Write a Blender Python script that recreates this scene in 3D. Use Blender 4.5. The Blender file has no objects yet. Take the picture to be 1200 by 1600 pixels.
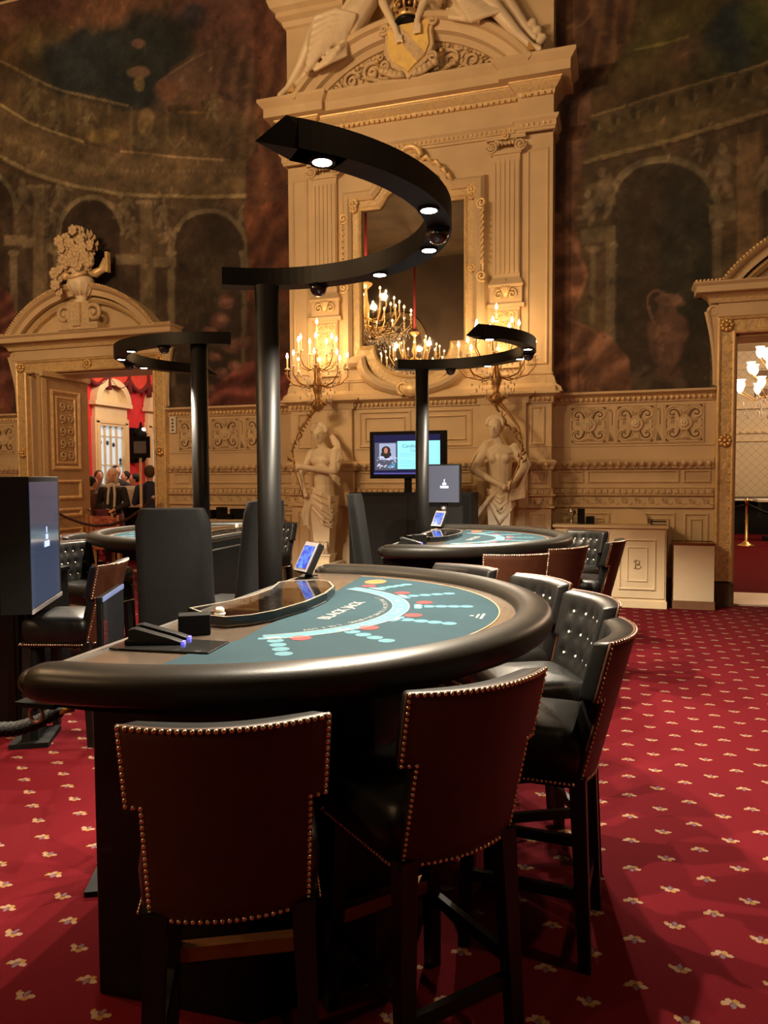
import bpy, bmesh, math, random
import numpy as np
from mathutils import Vector, Matrix, Euler

random.seed(7)
rng = np.random.default_rng(7)
PI = math.pi
scn = bpy.context.scene
COL = scn.collection

# ------------------------------------------------------------------ camera model (image 1200 x 1600)
FOC, PITCH, ROLL, YAW = 1160.0, math.radians(2.8), math.radians(0.3), math.radians(17.5)
CAM = Vector((0.0, -9.86, 1.6))
FW = Vector((-math.sin(YAW) * math.cos(PITCH), math.cos(YAW) * math.cos(PITCH), -math.sin(PITCH)))
RT0 = Vector((math.cos(YAW), math.sin(YAW), 0))
UP0 = RT0.cross(FW)
RT = RT0 * math.cos(ROLL) - UP0 * math.sin(ROLL)
UP = UP0 * math.cos(ROLL) + RT0 * math.sin(ROLL)

def ray(x, y):
    return FW + RT * ((x - 600) / FOC) - UP * ((y - 800) / FOC)
def onz(x, y, z):
    d = ray(x, y); return CAM + d * ((z - CAM.z) / d.z)
def onwall(x, y, yy=0.0):
    d = ray(x, y); return CAM + d * ((yy - CAM.y) / d.y)
def onx(x, y, xx):
    d = ray(x, y); return CAM + d * ((xx - CAM.x) / d.x)
def atd(x, y, dep):
    return CAM + ray(x, y) * dep

# ------------------------------------------------------------------ mesh builder
class MB:
    def __init__(s):
        s.v = []; s.f = []; s.sm = []
    def add(s, vs, fs, smooth=False, M=None):
        o = len(s.v)
        if M is not None:
            vs = [M @ Vector(p) for p in vs]
        s.v.extend([tuple(p) for p in vs])
        s.f.extend([tuple(i + o for i in f) for f in fs])
        s.sm.extend([smooth] * len(fs))
        return s
    def box(s, c, d, M=None, rz=0.0):
        x, y, z = d[0] / 2, d[1] / 2, d[2] / 2
        vs = [Vector((sx * x, sy * y, sz * z)) for sz in (-1, 1) for sy in (-1, 1) for sx in (-1, 1)]
        if rz:
            R = Matrix.Rotation(rz, 3, 'Z'); vs = [R @ p for p in vs]
        vs = [p + Vector(c) for p in vs]
        fs = [(0, 2, 3, 1), (4, 5, 7, 6), (0, 1, 5, 4), (2, 6, 7, 3), (0, 4, 6, 2), (1, 3, 7, 5)]
        return s.add(vs, fs, False, M)
    def bx(s, x0, x1, y0, y1, z0, z1, M=None):
        return s.box(((x0 + x1) / 2, (y0 + y1) / 2, (z0 + z1) / 2), (abs(x1 - x0), abs(y1 - y0), abs(z1 - z0)), M)
    def prism(s, poly, a, b, plane='xy', M=None, smooth=False):
        n = len(poly)
        def P(u, w, h):
            return {'xy': (u, w, h), 'xz': (u, h, w), 'yz': (h, u, w)}[plane]
        vs = [P(u, w, a) for u, w in poly] + [P(u, w, b) for u, w in poly]
        fs = [tuple(range(n)), tuple(range(2 * n - 1, n - 1, -1))]
        s.add(vs, fs, False, M)
        o = len(s.v) - 2 * n
        for i in range(n):
            j = (i + 1) % n
            s.f.append((o + i, o + n + i, o + n + j, o + j)); s.sm.append(smooth)
        return s
    def lathe(s, prof, n=24, c=(0, 0, 0), M=None, smooth=True, a0=0.0, a1=2 * PI, cap=True):
        vs = []; fs = []; full = abs(a1 - a0 - 2 * PI) < 1e-6; m = n if full else n + 1
        for r, z in prof:
            for i in range(m):
                a = a0 + (a1 - a0) * i / n
                vs.append((c[0] + r * math.cos(a), c[1] + r * math.sin(a), c[2] + z))
        for k in range(len(prof) - 1):
            for i in range(n):
                j = (i + 1) % m if full else i + 1
                fs.append((k * m + i, k * m + j, (k + 1) * m + j, (k + 1) * m + i))
        if cap and full and prof[0][0] > 1e-6: fs.append(tuple(range(m - 1, -1, -1)))
        if cap and full and prof[-1][0] > 1e-6: fs.append(tuple((len(prof) - 1) * m + i for i in range(m)))
        return s.add(vs, fs, smooth, M)
    def tube(s, path, r, n=10, closed=False, cap=True, smooth=True, M=None, flat=1.0):
        P = [Vector(p) for p in path]; k = len(P)
        R = r if isinstance(r, (list, tuple)) else [r] * k
        T = []
        for i in range(k):
            if closed: t = P[(i + 1) % k] - P[i - 1]
            else: t = P[min(i + 1, k - 1)] - P[max(i - 1, 0)]
            if t.length < 1e-9: t = Vector((0, 0, 1))
            T.append(t.normalized())
        ref = Vector((0, 0, 1)) if abs(T[0].z) < 0.9 else Vector((0, 1, 0))
        u = (ref - T[0] * ref.dot(T[0])).normalized()
        vs = []; fs = []
        for i in range(k):
            u = (u - T[i] * u.dot(T[i]))
            if u.length < 1e-6: u = T[i].orthogonal()
            u.normalize(); w = T[i].cross(u)
            for q in range(n):
                a = 2 * PI * q / n
                vs.append(P[i] + u * (math.cos(a) * R[i]) + w * (math.sin(a) * R[i] * flat))
        for i in range(k if closed else k - 1):
            b = (i + 1) % k
            for q in range(n):
                q2 = (q + 1) % n
                fs.append((i * n + q, i * n + q2, b * n + q2, b * n + q))
        if cap and not closed:
            fs.append(tuple(range(n - 1, -1, -1))); fs.append(tuple((k - 1) * n + q for q in range(n)))
        return s.add(vs, fs, smooth, M)
    def ball(s, c, r, nu=12, nv=8, M=None, R=None, smooth=True):
        if not isinstance(r, (tuple, list)): r = (r, r, r)
        vs = [Vector((0, 0, -1))]; fs = []
        for j in range(1, nv):
            t = -PI / 2 + PI * j / nv
            for i in range(nu):
                a = 2 * PI * i / nu
                vs.append(Vector((math.cos(t) * math.cos(a), math.cos(t) * math.sin(a), math.sin(t))))
        vs.append(Vector((0, 0, 1)))
        for i in range(nu): fs.append((0, 1 + (i + 1) % nu, 1 + i))
        for j in range(nv - 2):
            for i in range(nu):
                a = 1 + j * nu + i; b = 1 + j * nu + (i + 1) % nu
                fs.append((a, b, b + nu, a + nu))
        l = len(vs) - 1
        for i in range(nu): fs.append((l, l - nu + i, l - nu + (i + 1) % nu))
        vs = [Vector((p.x * r[0], p.y * r[1], p.z * r[2])) for p in vs]
        if R is not None: vs = [R @ p for p in vs]
        vs = [p + Vector(c) for p in vs]
        return s.add(vs, fs, smooth, M)
    def cone(s, p0, p1, r0, r1, n=14, M=None):
        """capsule with two radii, closed"""
        p0 = Vector(p0); p1 = Vector(p1); d = p1 - p0; L = max(d.length, 1e-5); t = d / L
        path = []; rad = []
        for k in range(5):
            a = -PI / 2 + PI / 2 * k / 4
            path.append(p0 + t * (r0 * math.sin(a))); rad.append(max(r0 * math.cos(a), r0 * 0.02))
        for k in range(5):
            a = PI / 2 * k / 4
            path.append(p1 + t * (r1 * math.sin(a))); rad.append(max(r1 * math.cos(a), r1 * 0.02))
        return s.tube(path, rad, n, M=M)
    def sweep(s, path, prof, closed=False, smooth=False, M=None, cap=True):
        """path: xy polyline; prof: (outward to the right of travel, z)"""
        k = len(path); P = [Vector((p[0], p[1])) for p in path]; vs = []; fs = []; n = len(prof)
        for i in range(k):
            if closed:
                a = (P[i] - P[i - 1]).normalized(); b = (P[(i + 1) % k] - P[i]).normalized()
            else:
                a = (P[i] - P[i - 1]).normalized() if i else (P[1] - P[0]).normalized()
                b = (P[i + 1] - P[i]).normalized() if i < k - 1 else a
            na = Vector((a.y, -a.x)); nb = Vector((b.y, -b.x)); m = na + nb
            m = m / max(1e-6, m.dot(na)) if m.length > 1e-6 else na
            for o, z in prof:
                q = P[i] + m * o; vs.append((q.x, q.y, z))
        for i in range(k if closed else k - 1):
            j = (i + 1) % k
            for q in range(n):
                q2 = (q + 1) % n
                fs.append((i * n + q, j * n + q, j * n + q2, i * n + q2))
        if cap and not closed:
            fs.append(tuple(range(n))); fs.append(tuple((k - 1) * n + q for q in range(n - 1, -1, -1)))
        return s.add(vs, fs, smooth, M)
    def sweepw(s, path, prof, yw=0.0, closed=False, smooth=False, cap=True):
        """on a wall: path in (x,z); prof: (offset to the right of travel in the wall plane, out from the wall = -y)"""
        k = len(path); P = [Vector((p[0], p[1])) for p in path]; vs = []; fs = []; n = len(prof)
        for i in range(k):
            if closed:
                a = (P[i] - P[i - 1]).normalized(); b = (P[(i + 1) % k] - P[i]).normalized()
            else:
                a = (P[i] - P[i - 1]).normalized() if i else (P[1] - P[0]).normalized()
                b = (P[i + 1] - P[i]).normalized() if i < k - 1 else a
            na = Vector((a.y, -a.x)); nb = Vector((b.y, -b.x)); m = na + nb
            m = m / max(0.2, m.dot(na)) if m.length > 1e-6 else na
            for o, h in prof:
                q = P[i] + m * o; vs.append((q.x, yw - h, q.y))
        for i in range(k if closed else k - 1):
            j = (i + 1) % k
            for q in range(n):
                q2 = (q + 1) % n
                fs.append((i * n + q, i * n + q2, j * n + q2, j * n + q))
        if cap and not closed:
            fs.append(tuple(range(n - 1, -1, -1))); fs.append(tuple((k - 1) * n + q for q in range(n)))
        return s.add(vs, fs, smooth)
    def mesh(s, name):
        me = bpy.data.meshes.new(name)
        me.from_pydata(s.v, [], s.f)
        me.polygons.foreach_set('use_smooth', s.sm)
        me.update()
        bm = bmesh.new(); bm.from_mesh(me); bmesh.ops.recalc_face_normals(bm, faces=bm.faces); bm.to_mesh(me); bm.free()
        return me
    def build(s, name, mat, parent=None, loc=None, rz=0.0, bevel=0.0, seg=2, label=None):
        o = bpy.data.objects.new(name, s.mesh(name)); COL.objects.link(o)
        if mat is not None: o.data.materials.append(mat)
        if parent is not None: o.parent = parent
        if loc is not None: o.location = loc
        if rz: o.rotation_euler = (0, 0, rz)
        if bevel:
            b = o.modifiers.new('bevel', 'BEVEL'); b.width = bevel; b.segments = seg; b.limit_method = 'ANGLE'; b.angle_limit = math.radians(35)
            o.data.polygons.foreach_set('use_smooth', [True] * len(o.data.polygons))
            w = o.modifiers.new('wn', 'WEIGHTED_NORMAL'); w.keep_sharp = False
        if label: o['label'] = label
        return o

def thing(name, label, cat, loc=(0, 0, 0), rz=0.0, group=None):
    o = bpy.data.objects.new(name, None); COL.objects.link(o)
    o.empty_display_size = 0.1
    o.location = loc; o.rotation_euler = (0, 0, rz)
    return tag(o, label, cat, group)
def tag(o, label, cat, group=None):
    o['label'] = label; o['category'] = cat
    if group: o['group'] = group
    return o
def struct(o):
    o['kind'] = 'structure'; return o
def kids(o):
    return [c for c in bpy.data.objects if c.parent == o]
def dup(root, loc=None, rz=None, label=None, group=None):
    def cp(o, par):
        c = o.copy(); COL.objects.link(c)
        if par is not None: c.parent = par
        for k in TREE.get(o.name, []) if o.name in TREE else kids(o): cp(k, c)
        return c
    r = cp(root, None)
    if loc is not None: r.location = loc
    if rz is not None: r.rotation_euler = (0, 0, rz)
    if label: r['label'] = label
    if group: r['group'] = group
    return r
TREE = {}

def sculpt(mb, name, mat, parent=None, voxel=0.012, it=4, loc=None, rz=0.0, fac=0.5):
    """fuse overlapping closed shapes into one continuous skin"""
    o = mb.build(name, mat, None)
    m = o.modifiers.new('r', 'REMESH'); m.mode = 'VOXEL'; m.voxel_size = voxel; m.use_smooth_shade = True
    if it:
        sm = o.modifiers.new('s', 'SMOOTH'); sm.iterations = it; sm.factor = fac
    dg = bpy.context.evaluated_depsgraph_get(); dg.update()
    me = bpy.data.meshes.new_from_object(o.evaluated_get(dg))
    old = o.data; o.modifiers.clear(); o.data = me; bpy.data.meshes.remove(old)
    me.name = name
    if not me.materials: me.materials.append(mat)
    me.polygons.foreach_set('use_smooth', [True] * len(me.polygons))
    if parent is not None: o.parent = parent
    if loc is not None: o.location = loc
    if rz: o.rotation_euler = (0, 0, rz)
    return o

def text(name, body, size, mat, parent=None, loc=(0, 0, 0), rot=(0, 0, 0), ext=0.0004, align='CENTER', bold=0.0):
    cu = bpy.data.curves.new(name, 'FONT'); cu.body = body; cu.size = size; cu.extrude = ext; cu.offset = bold
    cu.align_x = align; cu.align_y = 'CENTER'; cu.resolution_u = 2
    t = bpy.data.objects.new(name + '_c', cu); COL.objects.link(t)
    dg = bpy.context.evaluated_depsgraph_get(); dg.update()
    me = bpy.data.meshes.new_from_object(t.evaluated_get(dg)); bpy.data.objects.remove(t)
    o = bpy.data.objects.new(name, me); COL.objects.link(o)
    me.materials.clear(); me.materials.append(mat)
    o.location = loc; o.rotation_euler = rot
    if parent is not None: o.parent = parent
    return o

def arc(cx, cy, r, a0, a1, n):
    return [(cx + r * math.cos(a0 + (a1 - a0) * i / n), cy + r * math.sin(a0 + (a1 - a0) * i / n)) for i in range(n + 1)]
def spiral(cx, cz, r0, r1, a0, turns, n=24):
    return [(cx + (r0 + (r1 - r0) * i / n) * math.cos(a0 + turns * 2 * PI * i / n), cz + (r0 + (r1 - r0) * i / n) * math.sin(a0 + turns * 2 * PI * i / n)) for i in range(n + 1)]

# ------------------------------------------------------------------ materials
def lin(c):
    return tuple(((x / 255) / 12.92 if x / 255 <= 0.04045 else ((x / 255 + 0.055) / 1.055) ** 2.4) for x in c)
MATS = {}
def pmat(name, col, rough=0.5, metal=0.0, var=0.12, scale=6.0, bump=0.0, bscale=60.0, coat=0.0, emit=None, estr=0.0, spec=0.5, trans=0.0, ior=1.45, detail=3.0, sheen=0.0):
    if name in MATS: return MATS[name]
    m = bpy.data.materials.new(name); m.use_nodes = True
    nt = m.node_tree; b = nt.nodes['Principled BSDF']
    tc = nt.nodes.new('ShaderNodeTexCoord')
    no = nt.nodes.new('ShaderNodeTexNoise'); no.inputs['Scale'].default_value = scale; no.inputs['Detail'].default_value = detail
    nt.links.new(tc.outputs['Object'], no.inputs['Vector'])
    cr = nt.nodes.new('ShaderNodeValToRGB')
    cr.color_ramp.elements[0].position = 0.3; cr.color_ramp.elements[1].position = 0.7
    cr.color_ramp.elements[0].color = tuple(max(0, c * (1 - var)) for c in col) + (1,)
    cr.color_ramp.elements[1].color = tuple(min(1, c * (1 + var)) for c in col) + (1,)
    nt.links.new(no.outputs['Fac'], cr.inputs['Fac']); nt.links.new(cr.outputs['Color'], b.inputs['Base Color'])
    b.inputs['Roughness'].default_value = rough; b.inputs['Metallic'].default_value = metal
    b.inputs['Specular IOR Level'].default_value = spec; b.inputs['IOR'].default_value = ior
    b.inputs['Coat Weight'].default_value = coat; b.inputs['Transmission Weight'].default_value = trans
    if sheen: b.inputs['Sheen Weight'].default_value = sheen
    if emit is not None:
        b.inputs['Emission Color'].default_value = tuple(emit) + (1,); b.inputs['Emission Strength'].default_value = estr
    if bump:
        n2 = nt.nodes.new('ShaderNodeTexNoise'); n2.inputs['Scale'].default_value = bscale; n2.inputs['Detail'].default_value = 4
        nt.links.new(tc.outputs['Object'], n2.inputs['Vector'])
        bp = nt.nodes.new('ShaderNodeBump'); bp.inputs['Strength'].default_value = bump; bp.inputs['Distance'].default_value = 0.01
        nt.links.new(n2.outputs['Fac'], bp.inputs['Height']); nt.links.new(bp.outputs['Normal'], b.inputs['Normal'])
    MATS[name] = m
    return m

def gilt_mat(name, base, gold, scale, thr=0.55, soft=0.08, bump=0.6, bdist=0.02, metal=0.6):
    """carved plaster whose raised leaves are gilded"""
    m = bpy.data.materials.new(name); m.use_nodes = True; nt = m.node_tree; b = nt.nodes['Principled BSDF']; L = nt.links.new
    tc = nt.nodes.new('ShaderNodeTexCoord')
    vo = nt.nodes.new('ShaderNodeTexVoronoi'); vo.feature = 'SMOOTH_F1'; vo.inputs['Scale'].default_value = scale
    no = nt.nodes.new('ShaderNodeTexNoise'); no.inputs['Scale'].default_value = scale * 0.8; no.inputs['Detail'].default_value = 3; no.inputs['Distortion'].default_value = 1.5
    L(tc.outputs['Object'], vo.inputs['Vector']); L(tc.outputs['Object'], no.inputs['Vector'])
    mx = nt.nodes.new('ShaderNodeMath'); mx.operation = 'SUBTRACT'
    L(no.outputs['Fac'], mx.inputs[0])
    mu = nt.nodes.new('ShaderNodeMath'); mu.operation = 'MULTIPLY'; mu.inputs[1].default_value = 0.35
    L(vo.outputs['Distance'], mu.inputs[0]); L(mu.outputs[0], mx.inputs[1])
    cr = nt.nodes.new('ShaderNodeValToRGB'); e = cr.color_ramp.elements
    e[0].position = thr - 0.2 - soft; e[0].color = tuple(base) + (1,); e[1].position = thr - 0.2 + soft; e[1].color = tuple(gold) + (1,)
    L(mx.outputs[0], cr.inputs['Fac']); L(cr.outputs['Color'], b.inputs['Base Color'])
    mr = nt.nodes.new('ShaderNodeMapRange'); mr.inputs[1].default_value = thr - 0.2 - soft; mr.inputs[2].default_value = thr - 0.2 + soft; mr.inputs[4].default_value = metal
    L(mx.outputs[0], mr.inputs[0]); L(mr.outputs[0], b.inputs['Metallic'])
    b.inputs['Roughness'].default_value = 0.42
    bp = nt.nodes.new('ShaderNodeBump'); bp.inputs['Strength'].default_value = bump; bp.inputs['Distance'].default_value = bdist
    L(mx.outputs[0], bp.inputs['Height']); L(bp.outputs['Normal'], b.inputs['Normal'])
    MATS[name] = m
    return m

def tint(rgb, E=(0.68, 0.42, 0.22)):
    l = lin(rgb); return tuple(min(0.95, a / e) for a, e in zip(l, E))

M_CREAM = pmat('cream_plaster', (0.68, 0.53, 0.325), 0.55, var=0.06, scale=3, bump=0.05, bscale=30)
M_CREAM2 = pmat('cream_carving', (0.66, 0.51, 0.31), 0.5, var=0.16, scale=22, bump=0.25, bscale=45)
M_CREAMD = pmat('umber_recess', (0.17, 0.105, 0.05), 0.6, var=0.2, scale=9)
M_STATUE = pmat('statue_plaster', (0.82, 0.70, 0.50), 0.38, var=0.07, scale=7, bump=0.03, bscale=25, coat=0.15)
M_GOLD = pmat('gilding', (0.80, 0.54, 0.22), 0.35, 0.6, var=0.18, scale=18)
M_GOLDP = pmat('pale_gilding', (0.85, 0.64, 0.34), 0.4, 0.25, var=0.15, scale=14)
M_GILT = gilt_mat('gilded_leaf_carving', (0.60, 0.45, 0.25), (0.80, 0.58, 0.27), 18, 0.52, 0.08, metal=0.25)
M_GILTF = gilt_mat('fine_gilded_carving', (0.66, 0.52, 0.32), (0.80, 0.60, 0.30), 30, 0.55, 0.08, bump=0.5, metal=0.2)
M_BLACK = pmat('satin_black_lacquer', (0.004, 0.0039, 0.0038), 0.42, spec=0.28, var=0.2, scale=5, coat=0.1)
M_BLACKM = pmat('matt_black', (0.0035, 0.0034, 0.0033), 0.65, spec=0.2, var=0.2, scale=5)
M_RING = pmat('black_metal_sheet', (0.006, 0.0056, 0.0053), 0.42, 0.0, spec=0.25, var=0.15, scale=4)
M_LEATH = pmat('black_leather', (0.008, 0.0076, 0.007), 0.33, spec=0.36, var=0.2, scale=12, bump=0.12, bscale=240)
M_RAIL = pmat('black_padded_leather', (0.011, 0.0092, 0.0070), 0.38, spec=0.32, var=0.15, scale=8, bump=0.06, bscale=260)
M_BRONZE = pmat('old_dark_gilding', (0.42, 0.24, 0.09), 0.4, 0.6, var=0.3, scale=18)
M_BROWN = pmat('brown_leather', (0.050, 0.0155, 0.0058), 0.5, var=0.12, scale=14, bump=0.06, bscale=220)
M_WOODB = pmat('black_stained_wood', (0.008, 0.0068, 0.006), 0.42, spec=0.35, var=0.3, scale=20)
M_NAIL = pmat('brass_nail', (0.85, 0.70, 0.48), 0.25, 0.95, var=0.1, scale=30)
M_BUTTON = pmat('pearl_button', (0.80, 0.74, 0.62), 0.25, 0.5, var=0.1, scale=30)
M_BRASS = pmat('polished_brass', (0.86, 0.60, 0.24), 0.2, 1.0, var=0.1, scale=10)
M_BRASSD = pmat('worn_brass_plate', (0.42, 0.19, 0.08), 0.35, 0.8, var=0.2, scale=14)
M_STEEL = pmat('brushed_steel', (0.5, 0.48, 0.45), 0.3, 0.9, var=0.1, scale=20)
M_BROWNTOP = pmat('brown_laminate', (0.052, 0.039, 0.029), 0.25, var=0.12, scale=10, coat=0.3)
M_FELT = pmat('teal_felt', (0.0125, 0.0285, 0.037), 0.95, var=0.1, scale=5, bump=0.1, bscale=500, spec=0.15)
M_FELTL = pmat('light_blue_print', (0.050, 0.115, 0.145), 0.9, spec=0.15, var=0.04, scale=40)
M_FELTW = pmat('white_print', (0.16, 0.16, 0.155), 0.9, var=0.03, scale=40)
M_FELTR = pmat('red_print', (0.16, 0.009, 0.010), 0.9, var=0.05, scale=40)
M_FELTO = pmat('orange_print', (0.28, 0.07, 0.014), 0.9, var=0.05, scale=40)
M_GLASS = pmat('clear_acrylic', (1, 1, 1), 0.02, var=0.0, trans=1.0, ior=1.35)
M_CRYSTAL = pmat('cut_crystal', (0.95, 0.90, 0.82), 0.06, var=0.0, trans=0.45, ior=1.5)
M_WHITE = pmat('white_plastic', (0.75, 0.72, 0.66), 0.4, var=0.04)
M_CANDLE = pmat('ivory_candle_sleeve', (0.85, 0.72, 0.50), 0.4, var=0.04, emit=(1.0, 0.55, 0.2), estr=0.35)
def emat(name, col, s):
    m = pmat(name, col, 0.4, var=0.0, emit=col, estr=s); return m
M_BULB = emat('lit_candle_bulb', (1.0, 0.66, 0.32), 16.0)
M_LED = emat('lit_downlight', (1.0, 0.90, 0.74), 30.0)
M_SCRGREY = emat('grey_blue_screen', (0.080, 0.085, 0.105), 1.0)
# ================================================================== SETTING
XL, XR, YB, ZC = -13.2, 8.0, -16.5, 9.2          # hall: wall_back stands at y = 0
DL0, DL1, DR0, DR1, DH = -9.11, -6.74, 1.32, 3.69, 3.27
BX0, BX1, BY = -4.35, -0.80, -0.35                # chimney breast

# ---- carpet -------------------------------------------------------
def carpet_mat(name, with_motif=True):
    m = bpy.data.materials.new(name); m.use_nodes = True; nt = m.node_tree; b = nt.nodes['Principled BSDF']; L = nt.links.new
    def M(op, a, c=None, d=None):
        n = nt.nodes.new('ShaderNodeMath'); n.operation = op
        for i, q in enumerate((a, c, d)):
            if q is None: continue
            if isinstance(q, (int, float)): n.inputs[i].default_value = q
            else: L(q, n.inputs[i])
        return n.outputs[0]
    tc = nt.nodes.new('ShaderNodeTexCoord'); sp = nt.nodes.new('ShaderNodeSeparateXYZ'); L(tc.outputs['Object'], sp.inputs[0])
    # wool: slightly wobble the coordinates so that motif edges look woven
    wn = nt.nodes.new('ShaderNodeTexNoise'); wn.inputs['Scale'].default_value = 130; L(tc.outputs['Object'], wn.inputs['Vector'])
    wob = M('MULTIPLY', M('SUBTRACT', wn.outputs['Fac'], 0.5), 0.016)
    X = M('ADD', sp.outputs[0], wob); Y = M('ADD', sp.outputs[1], wob)
    PX, PY = 0.2776, 0.2420
    masks = {'c': None, 'y': None, 'b': None}
    def acc(k, v):
        masks[k] = v if masks[k] is None else M('MAXIMUM', masks[k], v)
    def ell(px, py, cx, cy, rx, ry):
        a = M('DIVIDE', M('SUBTRACT', px, cx), rx); c = M('DIVIDE', M('SUBTRACT', py, cy), ry)
        return M('LESS_THAN', M('ADD', M('MULTIPLY', a, a), M('MULTIPLY', c, c)), 1.0)
    for (ox, oy, flip) in ((0.069, -5.297, 1), (0.069 + PX / 2, -5.297 + PY / 2, -1)):
        px = M('MULTIPLY', M('SUBTRACT', M('FRACT', M('ADD', M('DIVIDE', M('SUBTRACT', X, ox), PX), 0.5)), 0.5), PX)
        py = M('MULTIPLY', M('SUBTRACT', M('FRACT', M('ADD', M('DIVIDE', M('SUBTRACT', Y, oy), PY), 0.5)), 0.5), PY * flip)
        acc('c', ell(px, py, -0.022, -0.004, 0.013, 0.009)); acc('c', ell(px, py, 0.022, -0.004, 0.013, 0.009))
        acc('c', ell(px, py, -0.010, 0.010, 0.010, 0.010)); acc('y', ell(px, py, 0.010, 0.010, 0.010, 0.010))
        acc('b', ell(px, py, 0.0, -0.012, 0.008, 0.013)); acc('y', ell(px, py, -0.030, -0.012, 0.006, 0.006))
    n1 = nt.nodes.new('ShaderNodeTexNoise'); n1.inputs['Scale'].default_value = 260; n1.inputs['Detail'].default_value = 4; L(tc.outputs['Object'], n1.inputs['Vector'])
    cr = nt.nodes.new('ShaderNodeValToRGB'); e = cr.color_ramp.elements
    e[0].position = 0.3; e[0].color = (0.072, 0.0040, 0.0070, 1); e[1].position = 0.75; e[1].color = (0.126, 0.0085, 0.0125, 1); L(n1.outputs['Fac'], cr.inputs['Fac'])
    col = cr.outputs['Color']
    if with_motif:
        for k, c in (('c', (0.30, 0.20, 0.125, 1)), ('y', (0.27, 0.15, 0.045, 1)), ('b', (0.14, 0.10, 0.12, 1))):
            mx = nt.nodes.new('ShaderNodeMix'); mx.data_type = 'RGBA'
            L(M('MULTIPLY', masks[k], 0.85), mx.inputs[0]); L(col, mx.inputs[6]); mx.inputs[7].default_value = c; col = mx.outputs[2]
    L(col, b.inputs['Base Color']); b.inputs['Roughness'].default_value = 0.95; b.inputs['Specular IOR Level'].default_value = 0.04
    bp = nt.nodes.new('ShaderNodeBump'); bp.inputs['Strength'].default_value = 0.35; bp.inputs['Distance'].default_value = 0.004
    L(n1.outputs['Fac'], bp.inputs['Height']); L(bp.outputs['Normal'], b.inputs['Normal'])
    return m
M_CARPET = carpet_mat('red_carpet_with_flower_motifs')
M_CARPETP = carpet_mat('plain_red_carpet', False)
struct(MB().bx(XL - .3, XR + .3, YB - .3, 0.02, -0.08, 0).build('floor', M_CARPET))

# ---- shell ---------------------------------------------------------
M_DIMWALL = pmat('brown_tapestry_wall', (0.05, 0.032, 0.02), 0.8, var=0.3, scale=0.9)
M_CEIL = pmat('coffered_brown_ceiling', (0.10, 0.068, 0.04), 0.7, var=0.25, scale=1.3)
TW = 0.5
w = MB()
w.bx(XL, DL0, 0, TW, 0, ZC); w.bx(DL1, DR0, 0, TW, 0, ZC); w.bx(DR1, XR, 0, TW, 0, ZC)
w.bx(DL0, DL1, 0, TW, DH, ZC); w.bx(DR0, DR1, 0, TW, DH, ZC)
wb = struct(w.build('wall_back', M_CREAM))
struct(MB().bx(BX0, BX1, BY, 0.0, 0, ZC).build('wall_chimney_breast', M_CREAM))
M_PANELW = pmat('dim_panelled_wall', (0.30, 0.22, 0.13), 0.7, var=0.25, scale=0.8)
struct(MB().bx(XL - .3, XL, YB, TW, 0, ZC).build('wall_left', M_PANELW))
struct(MB().bx(XR, XR + .3, YB, TW, 0, ZC).build('wall_right', M_PANELW))
w = MB().bx(XL - .3, XR + .3, YB - .3, YB, 0, ZC)
struct(w.build('wall_front', M_DIMWALL))
# opposite wall: big painted arches that show in the mirror
w = MB()
for cx in (-11.2, -7.6, -2.6, 2.4, 6.0):
    w.sweep([(cx - 1.2, YB + .01), (cx - 1.0, YB + .01)], [(0, 0.3), (.12, .3), (.12, 6.2), (0, 6.2)])
    w.sweep([(cx + 1.0, YB + .01), (cx + 1.2, YB + .01)], [(0, 0.3), (.12, .3), (.12, 6.2), (0, 6.2)])
    p = [(cx + r * math.cos(a), 6.2 + r * math.sin(a)) for r, rng_ in ((1.2, range(0, 17)), (1.0, range(16, -1, -1))) for a in [PI * k / 16 for k in rng_]]
    w.prism(p, YB, YB + .12, 'xz')
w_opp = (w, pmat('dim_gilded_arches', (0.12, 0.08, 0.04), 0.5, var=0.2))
struct(MB().bx(XL - .3, XR + .3, YB - .3, TW, ZC, ZC + .2).build('ceiling', M_CEIL))

# ---- wainscot mouldings: same levels on wall and breast -------------
SEC = [[(XL, 0), (-9.33, 0)], [(-6.54, 0), (BX0, 0), (BX0, BY), (BX1, BY), (BX1, 0), (1.11, 0)], [(3.90, 0), (XR, 0)]]
tcount = [0]
def trim(mb, mat, nm=None, bev=0.0):
    tcount[0] += 1
    return struct(mb.build('trim_%d' % tcount[0], mat, bevel=bev))
trim(*w_opp)
P_CAP = [(0, 2.50), (.02, 2.50), (.025, 2.575), (.075, 2.60), (.105, 2.612), (.105, 2.640), (0, 2.645)]
P_RAIL = [(0, 1.67), (.025, 1.67), (.03, 1.70), (.065, 1.745), (.07, 1.765), (.03, 1.79), (0, 1.795)]
P_DENT = [(0, 1.335), (.055, 1.335), (.06, 1.352), (.025, 1.36), (.02, 1.415), (.035, 1.43), (0, 1.44)]
P_FRZ = [(0, 1.185), (.04, 1.185), (.04, 1.205), (.014, 1.212), (.014, 1.325), (.02, 1.335), (0, 1.336)]
P_PAN = [(0, 1.955), (.012, 1.955), (.012, 1.968), (0, 1.968)]
P_BASE = [(0, 0.0), (.06, 0.0), (.06, .26), (.035, .30), (0, .305)]
for prof, mat in ((P_CAP, M_CREAM), (P_RAIL, M_CREAM), (P_DENT, M_CREAM), (P_FRZ, M_CREAM), (P_PAN, M_CREAM)):
    w = MB()
    for s_ in SEC: w.sweep(s_, prof)
    trim(w, mat)
M_MARB = pmat('dark_umber_marble', (0.10, 0.065, 0.035), 0.3, var=0.4, scale=5)
w = MB()
for s_ in SEC: w.sweep(s_, P_BASE)
struct(w.build('baseboard_back', M_MARB))
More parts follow.
